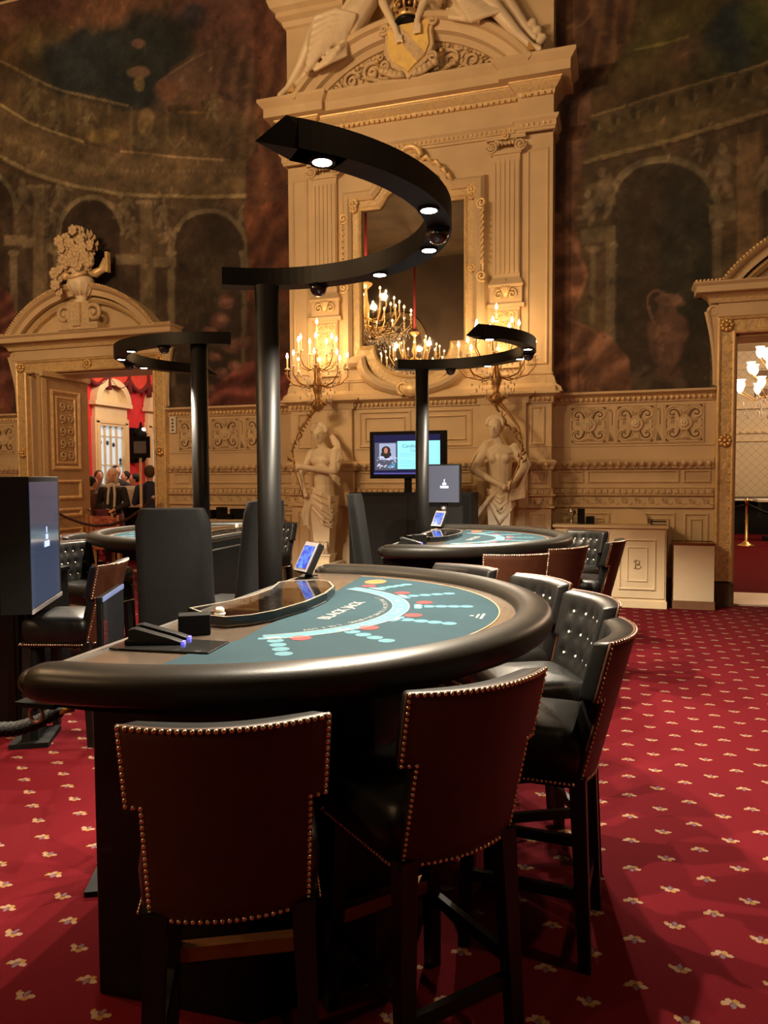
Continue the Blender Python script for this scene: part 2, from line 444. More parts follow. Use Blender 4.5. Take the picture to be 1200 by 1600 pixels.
SEG = [(XL + 2.5, -9.35, 0), (-6.52, BX0, 0), (BX0, BX1, BY), (BX1, 1.10, 0)]
# bead row, egg row, dentils and wave scroll: one mesh each
w = MB(); w2 = MB(); w3 = MB(); w4 = MB()
for x0, x1, yy in SEG:
    n = int((x1 - x0) / 0.062)
    for i in range(n):
        x = x0 + (i + .5) * (x1 - x0) / n
        w.ball((x, yy - .035, 2.548), (.021, .030, .030), 7, 5)
    n = int((x1 - x0) / 0.095)
    for i in range(n):
        x = x0 + (i + .5) * (x1 - x0) / n
        w2.ball((x, yy - .048, 1.735), (.034, .040, .040), 8, 6)
    n = int((x1 - x0) / 0.075)
    for i in range(n):
        x = x0 + (i + .5) * (x1 - x0) / n
        w3.box((x, yy - .030, 1.388), (.042, .045, .048)); w2.ball((x, yy - .05, 1.685), (.013, .014, .014), 6, 4)
    n = int((x1 - x0) / 0.15)
    for i in range(n):
        x = x0 + (i + .5) * (x1 - x0) / n
        sp = spiral(x, 1.268, .012, .045, 0, 1.4, 14)
        pth = [(a, yy - .018, b) for a, b in sp] + [(x + .075, yy - .018, 1.225), (x + .10, yy - .018, 1.24)]
        w4.tube(pth, .009, 5)
trim(w, M_GOLDP); trim(w2, M_CREAM2); trim(w3, M_CREAM2); trim(w4, M_CREAM2)
# square panels: raised frames
def frame_w(w, x0, x1, z0, z1, yy, wd=.03, h=.014):
    prof = [(0, 0), (0, h), (wd * .5, h * 1.5), (wd, h * .4), (wd, 0)]
    w.sweepw([(x0, z0), (x0, z1), (x1, z1), (x1, z0)], prof, yy, closed=True)
w = MB()
for x0, x1, yy in ((-.72, -.42, 0), (-.38, .72, 0), (.76, 1.08, 0), (-6.46, -6.2, 0), (-6.15, -4.75, 0), (-4.7, -4.42, 0),
                   (-4.28, -4.05, BY), (-3.36, -1.80, BY), (-1.06, -.86, BY), (-10.5, -9.45, 0)):
    frame_w(w, x0, x1, 1.495, 1.655, yy)
for x0, x1, yy in ((-.70, -.1, 0), (-.0, .68, 0), (.78, 1.06, 0), (-6.44, -5.9, 0), (-5.8, -5.2, 0), (-5.1, -4.45, 0),
                   (-4.26, -4.08, BY), (-3.98, -3.50, BY), (-3.36, -2.64, BY), (-2.56, -1.76, BY), (-1.06, -.88, BY)):
    frame_w(w, x0, x1, .40, 1.12, yy)
    if x1 - x0 > .25: frame_w(w, x0 + .07, x1 - .07, .47, 1.05, yy, .02)
for x0, x1, yy in ((-4.24, -4.02, BY), (-3.34, -2.62, BY), (-2.50, -1.80, BY), (-1.06, -.88, BY)):
    frame_w(w, x0, x1, 1.98, 2.46, yy, .03)
    if x1 - x0 > .3: frame_w(w, x0 + .08, x1 - .08, 2.06, 2.38, yy, .02)
trim(w, M_CREAM)
# flat pilasters behind the statues
w = MB()
for cx in (-3.72, -1.40):
    w.bx(cx - .29, cx + .29, BY - .06, BY, 1.8, 2.50); w.bx(cx - .29, cx + .29, BY - .06, BY, 0.3, 1.19); w.bx(cx - .32, cx + .32, BY - .10, BY, 1.19, 1.80)
    w.sweep([(cx - .30, BY), (cx - .30, BY - .05), (cx + .30, BY - .05), (cx + .30, BY)], P_CAP)
    w.sweep([(cx - .33, BY), (cx - .33, BY - .09), (cx + .33, BY - .09), (cx + .33, BY)], P_RAIL)
trim(w, M_CREAM)

# ---- pierced fret panels --------------------------------------------
def fret_panel(x0, x1, ntile, yy):
    z0, z1 = 1.985, 2.475; zc = (z0 + z1) / 2
    a = MB(); a.bx(x0, x1, yy - .012, yy, z0, z1)
    d = MB(); r = MB(); g = MB()
    pitch = (x1 - x0 + .10) / ntile; tw = pitch - .10
    for t in range(ntile):
        cx = x0 + pitch * t + tw / 2
        a.sweepw([(cx - tw / 2 + .012, z0 + .012), (cx - tw / 2 + .012, z1 - .012), (cx + tw / 2 - .012, z1 - .012), (cx + tw / 2 - .012, z0 + .012)], [(0, 0), (0, .022), (.010, .022), (.010, 0)], yy, closed=True)
        for sx in (-1, 1):
            for sz in (-1, 1):
                pts = [(-.050, .062), (-.058, .105), (-.078, .150), (-.115, .172), (-.152, .160), (-.168, .130), (-.155, .105), (-.128, .102), (-.116, .120)]
                rr = [.022, .027, .025, .022, .019, .017, .016, .017, .019]
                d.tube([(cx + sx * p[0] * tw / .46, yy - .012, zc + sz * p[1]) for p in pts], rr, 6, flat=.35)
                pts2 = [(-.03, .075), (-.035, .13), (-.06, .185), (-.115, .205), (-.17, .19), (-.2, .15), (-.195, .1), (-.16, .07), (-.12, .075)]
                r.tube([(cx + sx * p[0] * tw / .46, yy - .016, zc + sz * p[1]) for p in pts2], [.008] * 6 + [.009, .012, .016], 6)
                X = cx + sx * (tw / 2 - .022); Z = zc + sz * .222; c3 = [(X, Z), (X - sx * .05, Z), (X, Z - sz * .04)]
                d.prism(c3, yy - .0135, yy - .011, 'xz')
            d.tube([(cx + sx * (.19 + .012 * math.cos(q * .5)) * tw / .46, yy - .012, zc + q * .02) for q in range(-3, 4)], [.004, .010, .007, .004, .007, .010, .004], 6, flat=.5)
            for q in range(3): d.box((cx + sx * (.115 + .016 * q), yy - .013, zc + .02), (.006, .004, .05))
        for sz in (-1, 1):
            for q in range(-3, 4):
                r.tube([(cx, yy - .014, zc + sz * .11), (cx + q * .012, yy - .02, zc + sz * .17), (cx + q * .026, yy - .012, zc + sz * .215)], [.006, .009, .004], 5)
        r.lathe([(.098, 0), (.098, .018), (.086, .026), (.074, .016), (.05, .03), (.0, .036)], 20, (0, 0, 0), Matrix.Translation((cx, yy - .008, zc)) @ Matrix.Rotation(PI / 2, 4, 'X'))
        for q in range(8):
            an = q * PI / 4
            g.ball((cx + .034 * math.cos(an), yy - .045, zc + .034 * math.sin(an)), (.016, .010, .016), 7, 5)
        g.ball((cx, yy - .05, zc), (.02, .016, .02), 8, 6)
        if t < ntile - 1:
            sx = cx + tw / 2 + .05
            d.tube([(sx + .004, yy - .012, zc - .01), (sx + .004, yy - .012, zc + .15), (sx - .006, yy - .012, zc + .185), (sx - .024, yy - .012, zc + .185), (sx - .024, yy - .012, zc + .165)], .008, 6, flat=.5)
            for q in range(6):
                d.tube([(sx - .03 + .010 * q, yy - .012, zc - .21), (sx - .02 + .008 * q, yy - .014, zc - .1 - .015 * q)], [.004, .002], 5)
            for q in (-1, 1): r.bx(sx + q * .045 - .004, sx + q * .045 + .004, yy - .02, yy, z0, z1)
    tcount[0] += 1
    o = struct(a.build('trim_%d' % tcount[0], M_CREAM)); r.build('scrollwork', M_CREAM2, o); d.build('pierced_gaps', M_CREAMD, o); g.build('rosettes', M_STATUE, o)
fret_panel(-.60, 1.00, 3, 0.0); fret_panel(-6.37, -4.77, 3, 0.0); fret_panel(-11.0, -9.45, 3, 0.0)

# ================================================================== DOORS
def carve_scroll(w, x, y, z0, z1, side, d=.16, wd=.10):
    """S console against the jamb: big volute on top, long tail"""
    H = z1 - z0
    pts = spiral(x + side * .045, z1 - .085, .012, .075, 0 if side > 0 else PI, 1.5 * side, 26)
    P = [(p[0], y - d * .5, p[1]) for p in pts]
    w.tube(P, [.016 + .012 * k / 26 for k in range(27)], 8)
    tail = []
    for k in range(15):
        t = k / 14
        tail.append((x + side * (.125 - .10 * t - .03 * math.sin(t * PI)), y - d * (.62 - .4 * t), z1 - .085 - t * (H - .10)))
    w.tube(tail, [.030 - .012 * k / 14 for k in range(15)], 8)
    poly = [(x - side * .02, z0), (x + side * .02, z0), (x + side * .045, z0 + H * .5), (x + side * .12, z1 - .05), (x + side * .06, z1), (x - side * .02, z1)]
    w.prism(poly, y - d * .55, y, 'xz')

def rosette(w, x, y, z, r):
    for q in range(8):
        a = q * PI / 4; w.ball((x + r * .62 * math.cos(a), y - .018, z + r * .62 * math.sin(a)), (r * .36, .022, r * .36), 7, 5)
    w.ball((x, y - .032, z), (r * .34, .022, r * .34), 8, 6)

def door_surround(nm, x0, x1, yw, top=True):
    o = bpy.data.objects.new(nm, None); COL.objects.link(o); struct(o)
    cx = (x0 + x1) / 2; a = .20
    path = [(x0, .30), (x0, DH), (x1, DH), (x1, .30)]
    # profile offsets are to the right of travel = inwards, so use negative = outwards
    MB().sweepw(path, [(-.03, 0), (-.03, .085), (-.17, .085), (-.17, 0)], yw).build('carved_architrave', M_GILT, o)
    MB().sweepw(path, [(0, -.02), (0, .105), (-.018, .118), (-.036, .105), (-.036, 0)], yw).sweepw(path, [(-.164, 0), (-.164, .105), (-.182, .118), (-.20, .10), (-.20, 0)], yw).build('gilded_fillets', M_GOLDP, o)
    g = MB()
    for (x, z) in ((x0 - .10, DH + .10), (x1 + .10, DH + .10), (cx, DH + .10), (x0 - .10, 2.0), (x1 + .10, 2.0)): rosette(g, x, yw - .09, z, .085)
    for s, xx in ((-1, x0 - .10), (1, x1 + .10)):
        for k in range(28): 
            z = .36 + k * .104
            if abs(z - 2.0) < .1: continue
            g.ball((xx - s * .055, yw - .088, z), (.012, .012, .016), 6, 4)
    g.build('gilded_rosettes', M_GOLD, o)
    # reveal inside the opening
    r = MB()
    r.bx(x0 - .02, x0 + .03, yw - .02, TW + .02, 0, DH); r.bx(x1 - .03, x1 + .02, yw - .02, TW + .02, 0, DH); r.bx(x0, x1, yw - .02, TW + .02, DH - .03, DH + .02)
    r.build('reveal', M_CREAM, o)
    p = MB(); 
    for xa, xb in ((x0 - .22, x0 + .02), (x1 - .02, x1 + .22)): p.bx(xa, xb, yw - .13, yw, 0, .28)
    p.build('plinth_blocks', M_MARB, o)
    e = MB(); e.bx(x0 - .20, x1 + .20, yw - .12, yw, DH + .20, DH + .36)
    for s, xx in ((-1, x0 - .20), (1, x1 + .20)): carve_scroll(e, xx, yw, 2.66, DH + .36, s)
    e.build('frieze_and_consoles', M_CREAM, o, bevel=.004)
    # cornice: ogee bed with carved leaf, corona, top bead
    X0, X1 = x0 - .26, x1 + .26; zb = DH + .36
    cor = [(X0, yw), (X0, yw - .12), (X1, yw - .12), (X1, yw)]
    MB().sweep(cor, [(-.0, zb), (.03, zb), (.05, zb + .05), (.11, zb + .09), (.11, zb + .10), (-.0, zb + .10)]).build('leaf_bed_moulding', M_GILTF, o)
    MB().sweep(cor, [(0, zb + .10), (.20, zb + .10), (.20, zb + .17), (.235, zb + .20), (.235, zb + .215), (0, zb + .22)]).build('cornice', M_CREAM, o)
    z0 = zb + .215; hc = (X1 - X0) / 2 - .08; rise = .70; R = (hc * hc + rise * rise) / (2 * rise); cz = z0 + rise - R; an = math.asin(hc / R)
    angs = [PI / 2 + an - 2 * an * k / 40 for k in range(41)]
    ap = [(cx + R * math.cos(t), cz + R * math.sin(t)) for t in angs]
    MB().sweepw(ap, [(0, .0), (0, .30), (.02, .33), (.05, .30), (.07, .24), (.15, .24), (.15, .0)], yw).build('segmental_pediment', M_CREAM, o)
    ap2 = [(cx + (R - .17) * math.cos(t), cz + (R - .17) * math.sin(t)) for t in angs if cz + (R - .17) * math.sin(t) > z0 - .02]
    MB().sweepw(ap2, [(0, 0), (0, .17), (.035, .20), (.08, .15), (.08, 0)], yw).build('carved_arch_band', M_GILTF, o)
    b = MB()
    for k in range(70):
        t = PI / 2 + an - 2 * an * (k + .5) / 70; b.ball((cx + (R + .005) * math.cos(t), yw - .315, cz + (R + .005) * math.sin(t)), (.022, .026, .022), 6, 4)
    n = 40
    for s in (-1, 1):
        for k in range(7): b.ball((cx + s * (hc + .03 + .042 * k), yw - .345, z0 + .012), (.020, .02, .018), 6, 4)
    b.build('gilded_beads', M_GOLDP, o)
    ty = MB(); tp = [p for p in ap2]; ty.prism([(ap2[0][0], z0 - .01)] + ap2 + [(ap2[-1][0], z0 - .01)], yw - .06, yw, 'xz'); ty.build('tympanum', M_CREAM, o)
    return o, cx, z0
dL, cxL, zpL = door_surround('door_1', DL0, DL1, 0.0)
dR, cxR, zpR = door_surround('door_2', DR0, DR1, 0.0)
# threshold step of the right door
trim(MB().bx(DR0 - .02, DR1 + .02, -.02, .95, -.06, .022), pmat('pale_sandstone', (0.72, 0.60, 0.50), .4, var=.06))
trim(MB().bx(DL0, DL1, 0.02, TW, -.08, .004), M_CARPETP)

# flower vase on the left pediment
t = thing('flower_vase', 'carved plaster vase overflowing with blossoms on top of the left doorway', 'vase', (-7.86, -.22, zpL))
b = MB(); b.bx(-.36, .36, -.16, .1, 0, .10)
for s in (-1, 1):
    sp = spiral(s * .27, .24, .02, .15, 0 if s > 0 else PI, 1.6 * s, 26); b.tube([(p[0], -.12, p[1]) for p in sp], .03, 8)
    b.ball((s * .27, -.12, .24), .04, 8, 6)
b.bx(-.20, .20, -.14, .1, .08, .42); b.bx(-.07, .07, -.19, -.1, .05, .40)
b.build('scrolled_base', M_CREAM2, t, bevel=.006)
v = MB(); v.lathe([(.10, .40), (.13, .43), (.07, .47), (.10, .52), (.17, .60), (.205, .70), (.19, .78), (.15, .83), (.13, .86), (.17, .90), (.16, .92)], 22, (0, -.05, 0))
for q in range(14):
    a = q * 2 * PI / 14; v.tube([(.12 * math.cos(a), -.05 + .12 * math.sin(a), .52), (.20 * math.cos(a), -.05 + .2 * math.sin(a), .68), (.15 * math.cos(a), -.05 + .15 * math.sin(a), .82)], .016, 5)
v.build('vase', M_STATUE, t)
h = MB(); 
for s in (-1, 1): h.tube([(s * .18, -.08, .86), (s * .28, -.06, .84), (s * .36, -.02, .90), (s * .43, .0, 1.06)], [.05, .07, .06, .05], 8)
h.bx(.42, .47, -.03, .04, .86, 1.16); h.bx(-.47, -.43, -.03, .04, .84, 1.04)
h.tube([(-.2, -.18, .80), (0, -.26, .76), (.2, -.18, .84)], .03, 8); h.ball((-.16, -.2, .80), (.07, .05, .06))
h.build('gilded_swag', M_GOLDP, t)
f = MB(); rr = random.Random(4)
f.ball((0, -.06, 1.12), (.24, .10, .26), 16, 10)
for k in range(52):
    a = rr.uniform(0, 2 * PI); R_ = math.sqrt(rr.random()) * .33; x = R_ * math.cos(a); z = 1.17 + R_ * math.sin(a) * .95
    if k < 6: x, z = [(-.3, .78), (-.33, .68), (-.3, .58), (.2, .95), (-.26, .9), (-.36, .86)][k]
    y = -.12 - .12 * rr.random(); s_ = rr.uniform(.05, .085)
    f.ball((x, y, z), (s_ * .4, s_ * .5, s_ * .4), 7, 5)
    for q in range(6):
        b_ = q * PI / 3 + a; f.ball((x + s_ * .7 * math.cos(b_), y, z + s_ * .7 * math.sin(b_)), (s_ * .55, s_ * .25, s_ * .55), 7, 4)
for k in range(26):
    a = rr.uniform(-.3, PI + .3); R_ = rr.uniform(.26, .40); x = R_ * math.cos(a); z = 1.15 + R_ * math.sin(a)
    f.tube([(x * .7, -.08, 1.12 + (z - 1.12) * .7), (x, -.1, z), (x * 1.1, -.14, z + .02)], [.012, .04, .004], 5, flat=.4)
f.build('blossoms', M_CREAM2, t)
# ================================================================== OVERMANTEL
YF = BY
def arcpts(cx, hc, rise, z0, n=36, dr=0.0):
    R = (hc * hc + rise * rise) / (2 * rise); cz = z0 + rise - R; an = math.asin(hc / R)
    return [(cx + (R + dr) * math.cos(PI / 2 + an - 2 * an * k / n), cz + (R + dr) * math.sin(PI / 2 + an - 2 * an * k / n)) for k in range(n + 1)]
CXM = -2.58
# base step of the breast
w = MB()
for x0, x1, s in ((BX0 - .12, BX0, 1), (BX1, BX1 + .12, -1)):
    poly = [(BX0 if s > 0 else BX1, 2.64), ((BX0 - .13) if s > 0 else BX1 + .13, 2.64), ((BX0 - .11) if s > 0 else BX1 + .11, 2.70), ((BX0 - .05) if s > 0 else BX1 + .05, 2.74), ((BX0 - .03) if s > 0 else BX1 + .03, 2.82), (BX0 if s > 0 else BX1, 2.86)]
    w.prism(poly, BY, 0, 'xz')
w.sweep([(BX0, 0), (BX0, BY), (BX1, BY), (BX1, 0)], [(0, 2.64), (.05, 2.64), (.05, 2.70), (.015, 2.74), (0, 2.75)])
w.sweep([(BX0, 0), (BX0, BY), (BX1, BY), (BX1, 0)], [(0, 2.86), (.012, 2.86), (.012, 2.88), (0, 2.885)])
trim(w, M_CREAM)
# pilasters
w = MB(); g = MB(); c2 = MB()
for cx in (-3.80, -1.365):
    w.bx(cx - .17, cx + .17, YF - .05, YF, 4.02, 5.58)
    for k in range(6):
        x = cx - .145 + k * .058; w.bx(x - .014, x + .014, YF - .064, YF - .05, 4.12, 5.50)
    w.sweep([(cx - .18, YF), (cx - .18, YF - .06), (cx + .18, YF - .06), (cx + .18, YF)], [(0, 3.95), (.03, 3.95), (.04, 3.98), (.02, 4.02), (0, 4.06)])
    w.bx(cx - .20, cx + .20, YF - .06, YF, 3.74, 3.96)
    w.bx(cx - .23, cx + .23, YF - .08, YF, 3.70, 3.745)
    w.bx(cx - .17, cx + .17, YF - .04, YF, 2.95, 3.70)
    frame_w(c2, cx - .16, cx + .16, 3.02, 3.66, YF - .04, .025, .012)
    # crest on the pedestal and foliage panel below
    for s in (-1, 1):
        sp = spiral(cx + s * .085, 3.86, .012, .06, 0 if s > 0 else PI, 1.3 * s, 18); g.tube([(p[0], YF - .075, p[1]) for p in sp], .012, 6)
        for q in range(5):
            z = 3.12 + q * .12; sp = spiral(cx + s * .07, z, .008, .045, PI / 2, 1.2 * s, 14); g.tube([(p[0], YF - .05, p[1]) for p in sp], .010, 5)
    for q in range(-2, 3): g.tube([(cx, YF - .07, 3.82), (cx + q * .02, YF - .09, 3.92), (cx + q * .045, YF - .07, 4.0 + .03 * (2 - abs(q)))], [.015, .02, .006], 6)
    for q in range(5): rosette(g, cx, YF - .03, 3.14 + q * .12, .035)
    # ionic capital
    w.bx(cx - .19, cx + .19, YF - .075, YF, 5.58, 5.63); w.bx(cx - .24, cx + .24, YF - .09, YF, 5.75, 5.80)
    for s in (-1, 1):
        sp = spiral(cx + s * .175, 5.675, .015, .075, PI / 2, 1.75 * s, 30); w.tube([(p[0], YF - .085, p[1]) for p in sp], .016, 6)
        g.ball((cx + s * .175, YF - .10, 5.675), .02, 8, 6)
    w.tube([(cx - .14, YF - .085, 5.74), (cx, YF - .09, 5.70), (cx + .14, YF - .085, 5.74)], .018, 6)
    for q in range(-2, 3): c2.ball((cx + q * .045, YF - .095, 5.70), (.018, .02, .026), 7, 5)
    rosette(g, cx, YF - .09, 5.78, .05)
trim(w, M_CREAM); trim(c2, M_CREAM2); trim(g, M_GOLDP)
# wall panel frames beside the pilasters
w = MB()
frame_w(w, BX0 + .06, -4.06, 2.98, 5.62, YF, .03, .012); frame_w(w, -1.11, BX1 - .05, 2.98, 5.62, YF, .03, .012)
frame_w(w, -3.5, -2.95, 2.68, 2.9, YF, .02, .01); frame_w(w, -2.2, -1.65, 2.68, 2.9, YF, .02, .01)
trim(w, M_CREAM)
# entablature with ressauts over the pilasters
def ent(prof, mat, out=0.0):
    p = [(BX0 - out, 0), (BX0 - out, BY - .07), (-3.95 , BY - .07), (-3.95, BY - .0), (-1.21, BY - .0), (-1.21, BY - .07), (BX1 + out, BY - .07), (BX1 + out, 0)]
    return trim(MB().sweep(p, prof), mat)
ent([(0, 5.80), (.03, 5.80), (.03, 5.83), (.045, 5.835), (.045, 5.90), (.07, 5.93), (.08, 5.96), (.02, 5.975), (.0, 5.98)], M_CREAM)
ent([(0, 5.97), (.012, 5.97), (.012, 6.22), (0, 6.23)], M_CREAM)
ent([(0, 6.20), (.02, 6.22), (.03, 6.27), (.10, 6.34), (.10, 6.365), (0, 6.37)], M_GILTF)
ent([(0, 6.362), (.115, 6.362), (.118, 6.378), (0, 6.38)], M_GOLDP)
ent([(0, 6.378), (.22, 6.378), (.22, 6.49), (.25, 6.52), (.285, 6.56), (.285, 6.60), (0, 6.62)], M_CREAM)
w = MB(); g = MB()
for x0, x1, yy in ((BX0, -3.97, BY - .07), (-3.93, -1.23, BY), (-1.19, BX1, BY - .07)):
    n = int((x1 - x0) / .07)
    for i in range(n): w.box((x0 + (i + .5) * (x1 - x0) / n, yy - .035, 6.228), (.04, .05, .04))
    n = int((x1 - x0) / .06)
    for i in range(n): w.ball((x0 + (i + .5) * (x1 - x0) / n, yy - .05, 5.87), (.018, .016, .022), 6, 4)
trim(w, M_GOLDP)
# segmental pediment
o = bpy.data.objects.new('trim_%d' % (tcount[0] + 1), None); COL.objects.link(o); struct(o); tcount[0] += 1
Z0 = 6.60
MB().sweepw(arcpts(CXM, 1.60, .78, Z0), [(0, 0), (0, .30), (.05, .36), (.11, .36), (.13, .30), (.22, .26), (.24, .20), (.30, .16), (.30, 0)], YF).build('arch', M_CREAM, o)
MB().sweepw(arcpts(CXM, 1.34, .54, Z0), [(0, .02), (0, .17), (.025, .18), (.03, .02)], YF).build('gilded_inner_line', M_GOLDP, o)
ip = arcpts(CXM, 1.32, .52, Z0)
MB().prism([(ip[0][0], Z0 - .02)] + ip + [(ip[-1][0], Z0 - .02)], YF - .08, YF, 'xz').build('tympanum', M_CREAM, o)
lv = MB(); rr = random.Random(11)
for s in (-1, 1):
    for k, (dx, dz, r0) in enumerate(((.52, .22, .15), (.80, .16, .12), (.62, .38, .07), (1.02, .09, .08), (.40, .40, .07), (.92, .28, .05))):
        sp = spiral(CXM + s * dx, Z0 + dz, r0 * .15, r0, rr.uniform(0, 6), 1.5 * s, 24)
        lv.tube([(p[0], YF - .11, p[1]) for p in sp], [.012 + .02 * (q / 24) * (r0 / .15) for q in range(25)], 6)
        for q in range(7):
            a = q * .9 + k; lv.tube([(CXM + s * dx + r0 * .9 * math.cos(a), YF - .09, Z0 + dz + r0 * .9 * math.sin(a)), (CXM + s * dx + r0 * 1.25 * math.cos(a + .3), YF - .12, max(Z0 + .01, Z0 + dz + r0 * 1.25 * math.sin(a + .3)))], [.022, .004], 5, flat=.5)
    for k in range(22):
        t = .12 + .80 * k / 22; p = arcpts(CXM, 1.24, .46, Z0, 44)[int(22 + s * t * 22)]
        lv.ball((p[0], YF - .10, p[1]), (.035, .03, .035), 7, 5)
    for k in range(9):
        lv.ball((CXM + s * (.30 + .035 * k), YF - .16, Z0 + .04 + .012 * k), (.035, .035, .03), 7, 5)
lv.build('leaf_relief', M_CREAM2, o)
gb = MB()
for s in (-1, 1):
    gb.tube([(CXM + s * .40, YF - .20, Z0 + .26), (CXM + s * .33, YF - .24, Z0 + .10)], .022, 8)
    gb.ball((CXM + s * .42, YF - .19, Z0 + .30), .03, 8, 6)
    gb.prism([(CXM + s * 1.60, Z0 + .02), (CXM + s * 1.50, Z0 + .02), (CXM + s * 1.52, Z0 + .13)], YF - .37, YF - .33, 'xz')
gb.build('gilded_accents', M_GOLD, o)
# ledges of the upper side piers, cropped by the picture
w = MB()
w.sweep([(BX0, 0), (BX0, BY), (-3.5, BY)], [(0, 7.64), (.03, 7.66), (.05, 7.72), (.11, 7.76), (.11, 7.82), (.17, 7.86), (.2, 7.94), (.2, 7.99), (0, 8.0)])
w.sweep([(-1.66, BY), (BX1, BY), (BX1, 0)], [(0, 7.64), (.03, 7.66), (.05, 7.72), (.11, 7.76), (.11, 7.82), (.17, 7.86), (.2, 7.94), (.2, 7.99), (0, 8.0)])
trim(w, M_CREAM)

# ---- mirror ---------------------------------------------------------
t = thing('wall_mirror', 'tall gilt framed mirror reflecting lit chandeliers above the fireplace wall', 'mirror', (0, 0, 0))
def mirror_outline(gx, top, shoulder, bz, lobe_r, low):
    """closed (x,z) outline, clockwise from lower left"""
    p = [(CXM - gx, bz), (CXM - gx, top), (CXM - gx * .62, top)]
    for k in range(9):
        a = PI - PI * k / 8; p.append((CXM + gx * .55 * math.cos(a) * (1 - .18 * math.sin(a)), top + .06 + shoulder * math.sin(a)))
    p += [(CXM + gx * .62, top), (CXM + gx, top), (CXM + gx, bz), (CXM + lobe_r, bz)]
    for k in range(1, 16):
        a = -PI * k / 16; p.append((CXM + lobe_r * math.cos(a), bz + (bz - low) * math.sin(a)))
    p.append((CXM - lobe_r, bz))
    return p
gp = mirror_outline(.70, 5.10, .22, 3.31, .52, 2.90)
M_MIRROR = pmat('mirror_glass', (0.40, 0.38, 0.35), 0.012, 1.0, var=0.02)
MB().prism(gp, YF - .045, YF - .02, 'xz').build('glass', M_MIRROR, t)
fo = mirror_outline(.84, 5.24, .26, 3.17, .66, 2.76)
MB().sweepw(gp, [(.0, .02), (.0, .075), (-.02, .095), (-.04, .08), (-.14, .07), (-.14, 0.0), (0, 0)], YF, closed=True).build('carved_frame', M_GILTF, t)
MB().sweepw(gp, [(.012, .02), (.012, .085), (-.012, .105), (-.028, .09), (-.028, .02)], YF, closed=True).build('inner_gilt_edge', M_GOLDP, t)
op = mirror_outline(.88, 5.28, .28, 3.13, .70, 2.72)
MB().sweepw(op, [(.06, .0), (.06, .10), (.02, .14), (-.03, .13), (-.07, .09), (-.10, .0)], YF, closed=True).build('outer_moulding', M_CREAM, t)
for s in (-1, 1):
    cv = MB(); x = CXM + s * .90
    cv.bx(min(x - s * .02, x + s * .045), max(x - s * .02, x + s * .045), YF - .12, YF, 4.02, 5.06)
    for z in (4.10, 5.0):
        sp = spiral(x + s * .02, z, .012, .07, PI / 2, 1.6 * s, 22); cv.tube([(p[0], YF - .13, p[1]) for p in sp], .018, 6)
    for k in range(9): cv.tube([(x, YF - .11, 4.25 + k * .075), (x + s * .05, YF - .14, 4.31 + k * .075), (x + s * .015, YF - .11, 4.36 + k * .075)], [.02, .018, .006], 6)
    cv.build('side_ornament', M_GOLDP, t)
    for z, r_ in ((4.22, .06), (5.12, .06), (5.19, .075)):
        cv = MB(); rosette(cv, CXM + s * .79, YF - .09, z, r_); cv.build('rosette', M_GOLDP, t)
cv = MB()
sp = [(CXM + .14 * math.cos(a), 5.66 + .14 * math.sin(a)) for a in np.linspace(0, PI, 10)]; cv.tube([(p[0], YF - .15, p[1]) for p in sp], .04, 8)
cv.ball((CXM, YF - .14, 5.66), (.13, .07, .10))
for k in range(4, 12):
    a_, b2_ = op[k], op[k + 1]; mx2, mz2 = (a_[0] + b2_[0]) / 2, (a_[1] + b2_[1]) / 2
    cv.tube([(a_[0], YF - .13, a_[1] + .02), (mx2 * .97 + CXM * .03, YF - .17, mz2 + .07), (b2_[0], YF - .13, b2_[1] + .03)], [.03, .035, .012], 6)
cv.build('crest_ornament', M_GOLDP, t)
cv = MB()
for s in (-1, 1):
    sp = spiral(CXM + s * .10, 2.74, .02, .09, PI / 2, -1.5 * s, 20); cv.tube([(p[0], YF - .14, p[1]) for p in sp], .025, 7)
cv.ball((CXM, YF - .13, 2.72), (.14, .06, .10))
cv.build('lower_ornament', M_GOLDP, t)

# ---- coat of arms and crown -------------------------------------------
t = thing('coat_of_arms', 'golden shield with a diagonal bar held over the pediment by two plaster figures', 'shield', (-2.55, YF - .30, 6.98))
def shield_poly(s):
    return [(-.30 * s, .26 * s), (-.12 * s, .24 * s), (0, .27 * s), (.12 * s, .24 * s), (.30 * s, .26 * s), (.27 * s, .10 * s), (.29 * s, -.05 * s), (.22 * s, -.21 * s), (.08 * s, -.30 * s), (0, -.38 * s), (-.08 * s, -.30 * s), (-.22 * s, -.21 * s), (-.29 * s, -.05 * s), (-.27 * s, .10 * s)]
MB().prism(shield_poly(1.12), -.02, .10, 'xz').build('shield_rim', M_CREAM2, t, bevel=.015)
MB().prism(shield_poly(.93), -.045, -.015, 'xz').build('gilded_field', pmat('bright_gold_leaf', (1.0, .70, .24), .35, .1, var=.12, scale=12), t)
MB().prism([(-.24, .21), (-.10, .22), (.22, -.17), (.12, -.25)], -.058, -.04, 'xz').build('diagonal_bar', M_CREAM2, t)
for s in (-1, 1):
    for z in (.22, -.22):
        s_ = MB(); sp = spiral(s * .31, z, .012, .07, 0, 1.4 * s, 18); s_.tube([(p[0], -.03, p[1]) for p in sp], .022, 6); s_.build('scroll', M_CREAM2, t)
    s_ = MB(); s_.tube([(s * .05, -.02, -.38), (s * .2, -.02, -.36), (s * .34, -.02, -.29)], .03, 7)
    for k in range(5): s_.ball((s * (.10 + .06 * k), -.02, -.36 + .02 * k), (.05, .05, .045), 7, 5)
    s_.build('leaf_spray', M_CREAM2, t)
t = thing('crown', 'gilded royal crown with dark jewels above the golden shield', 'crown', (-2.56, YF - .30, 7.26))
c = MB(); c.lathe([(.150, .0), (.165, .02), (.165, .07), (.15, .09)], 24)
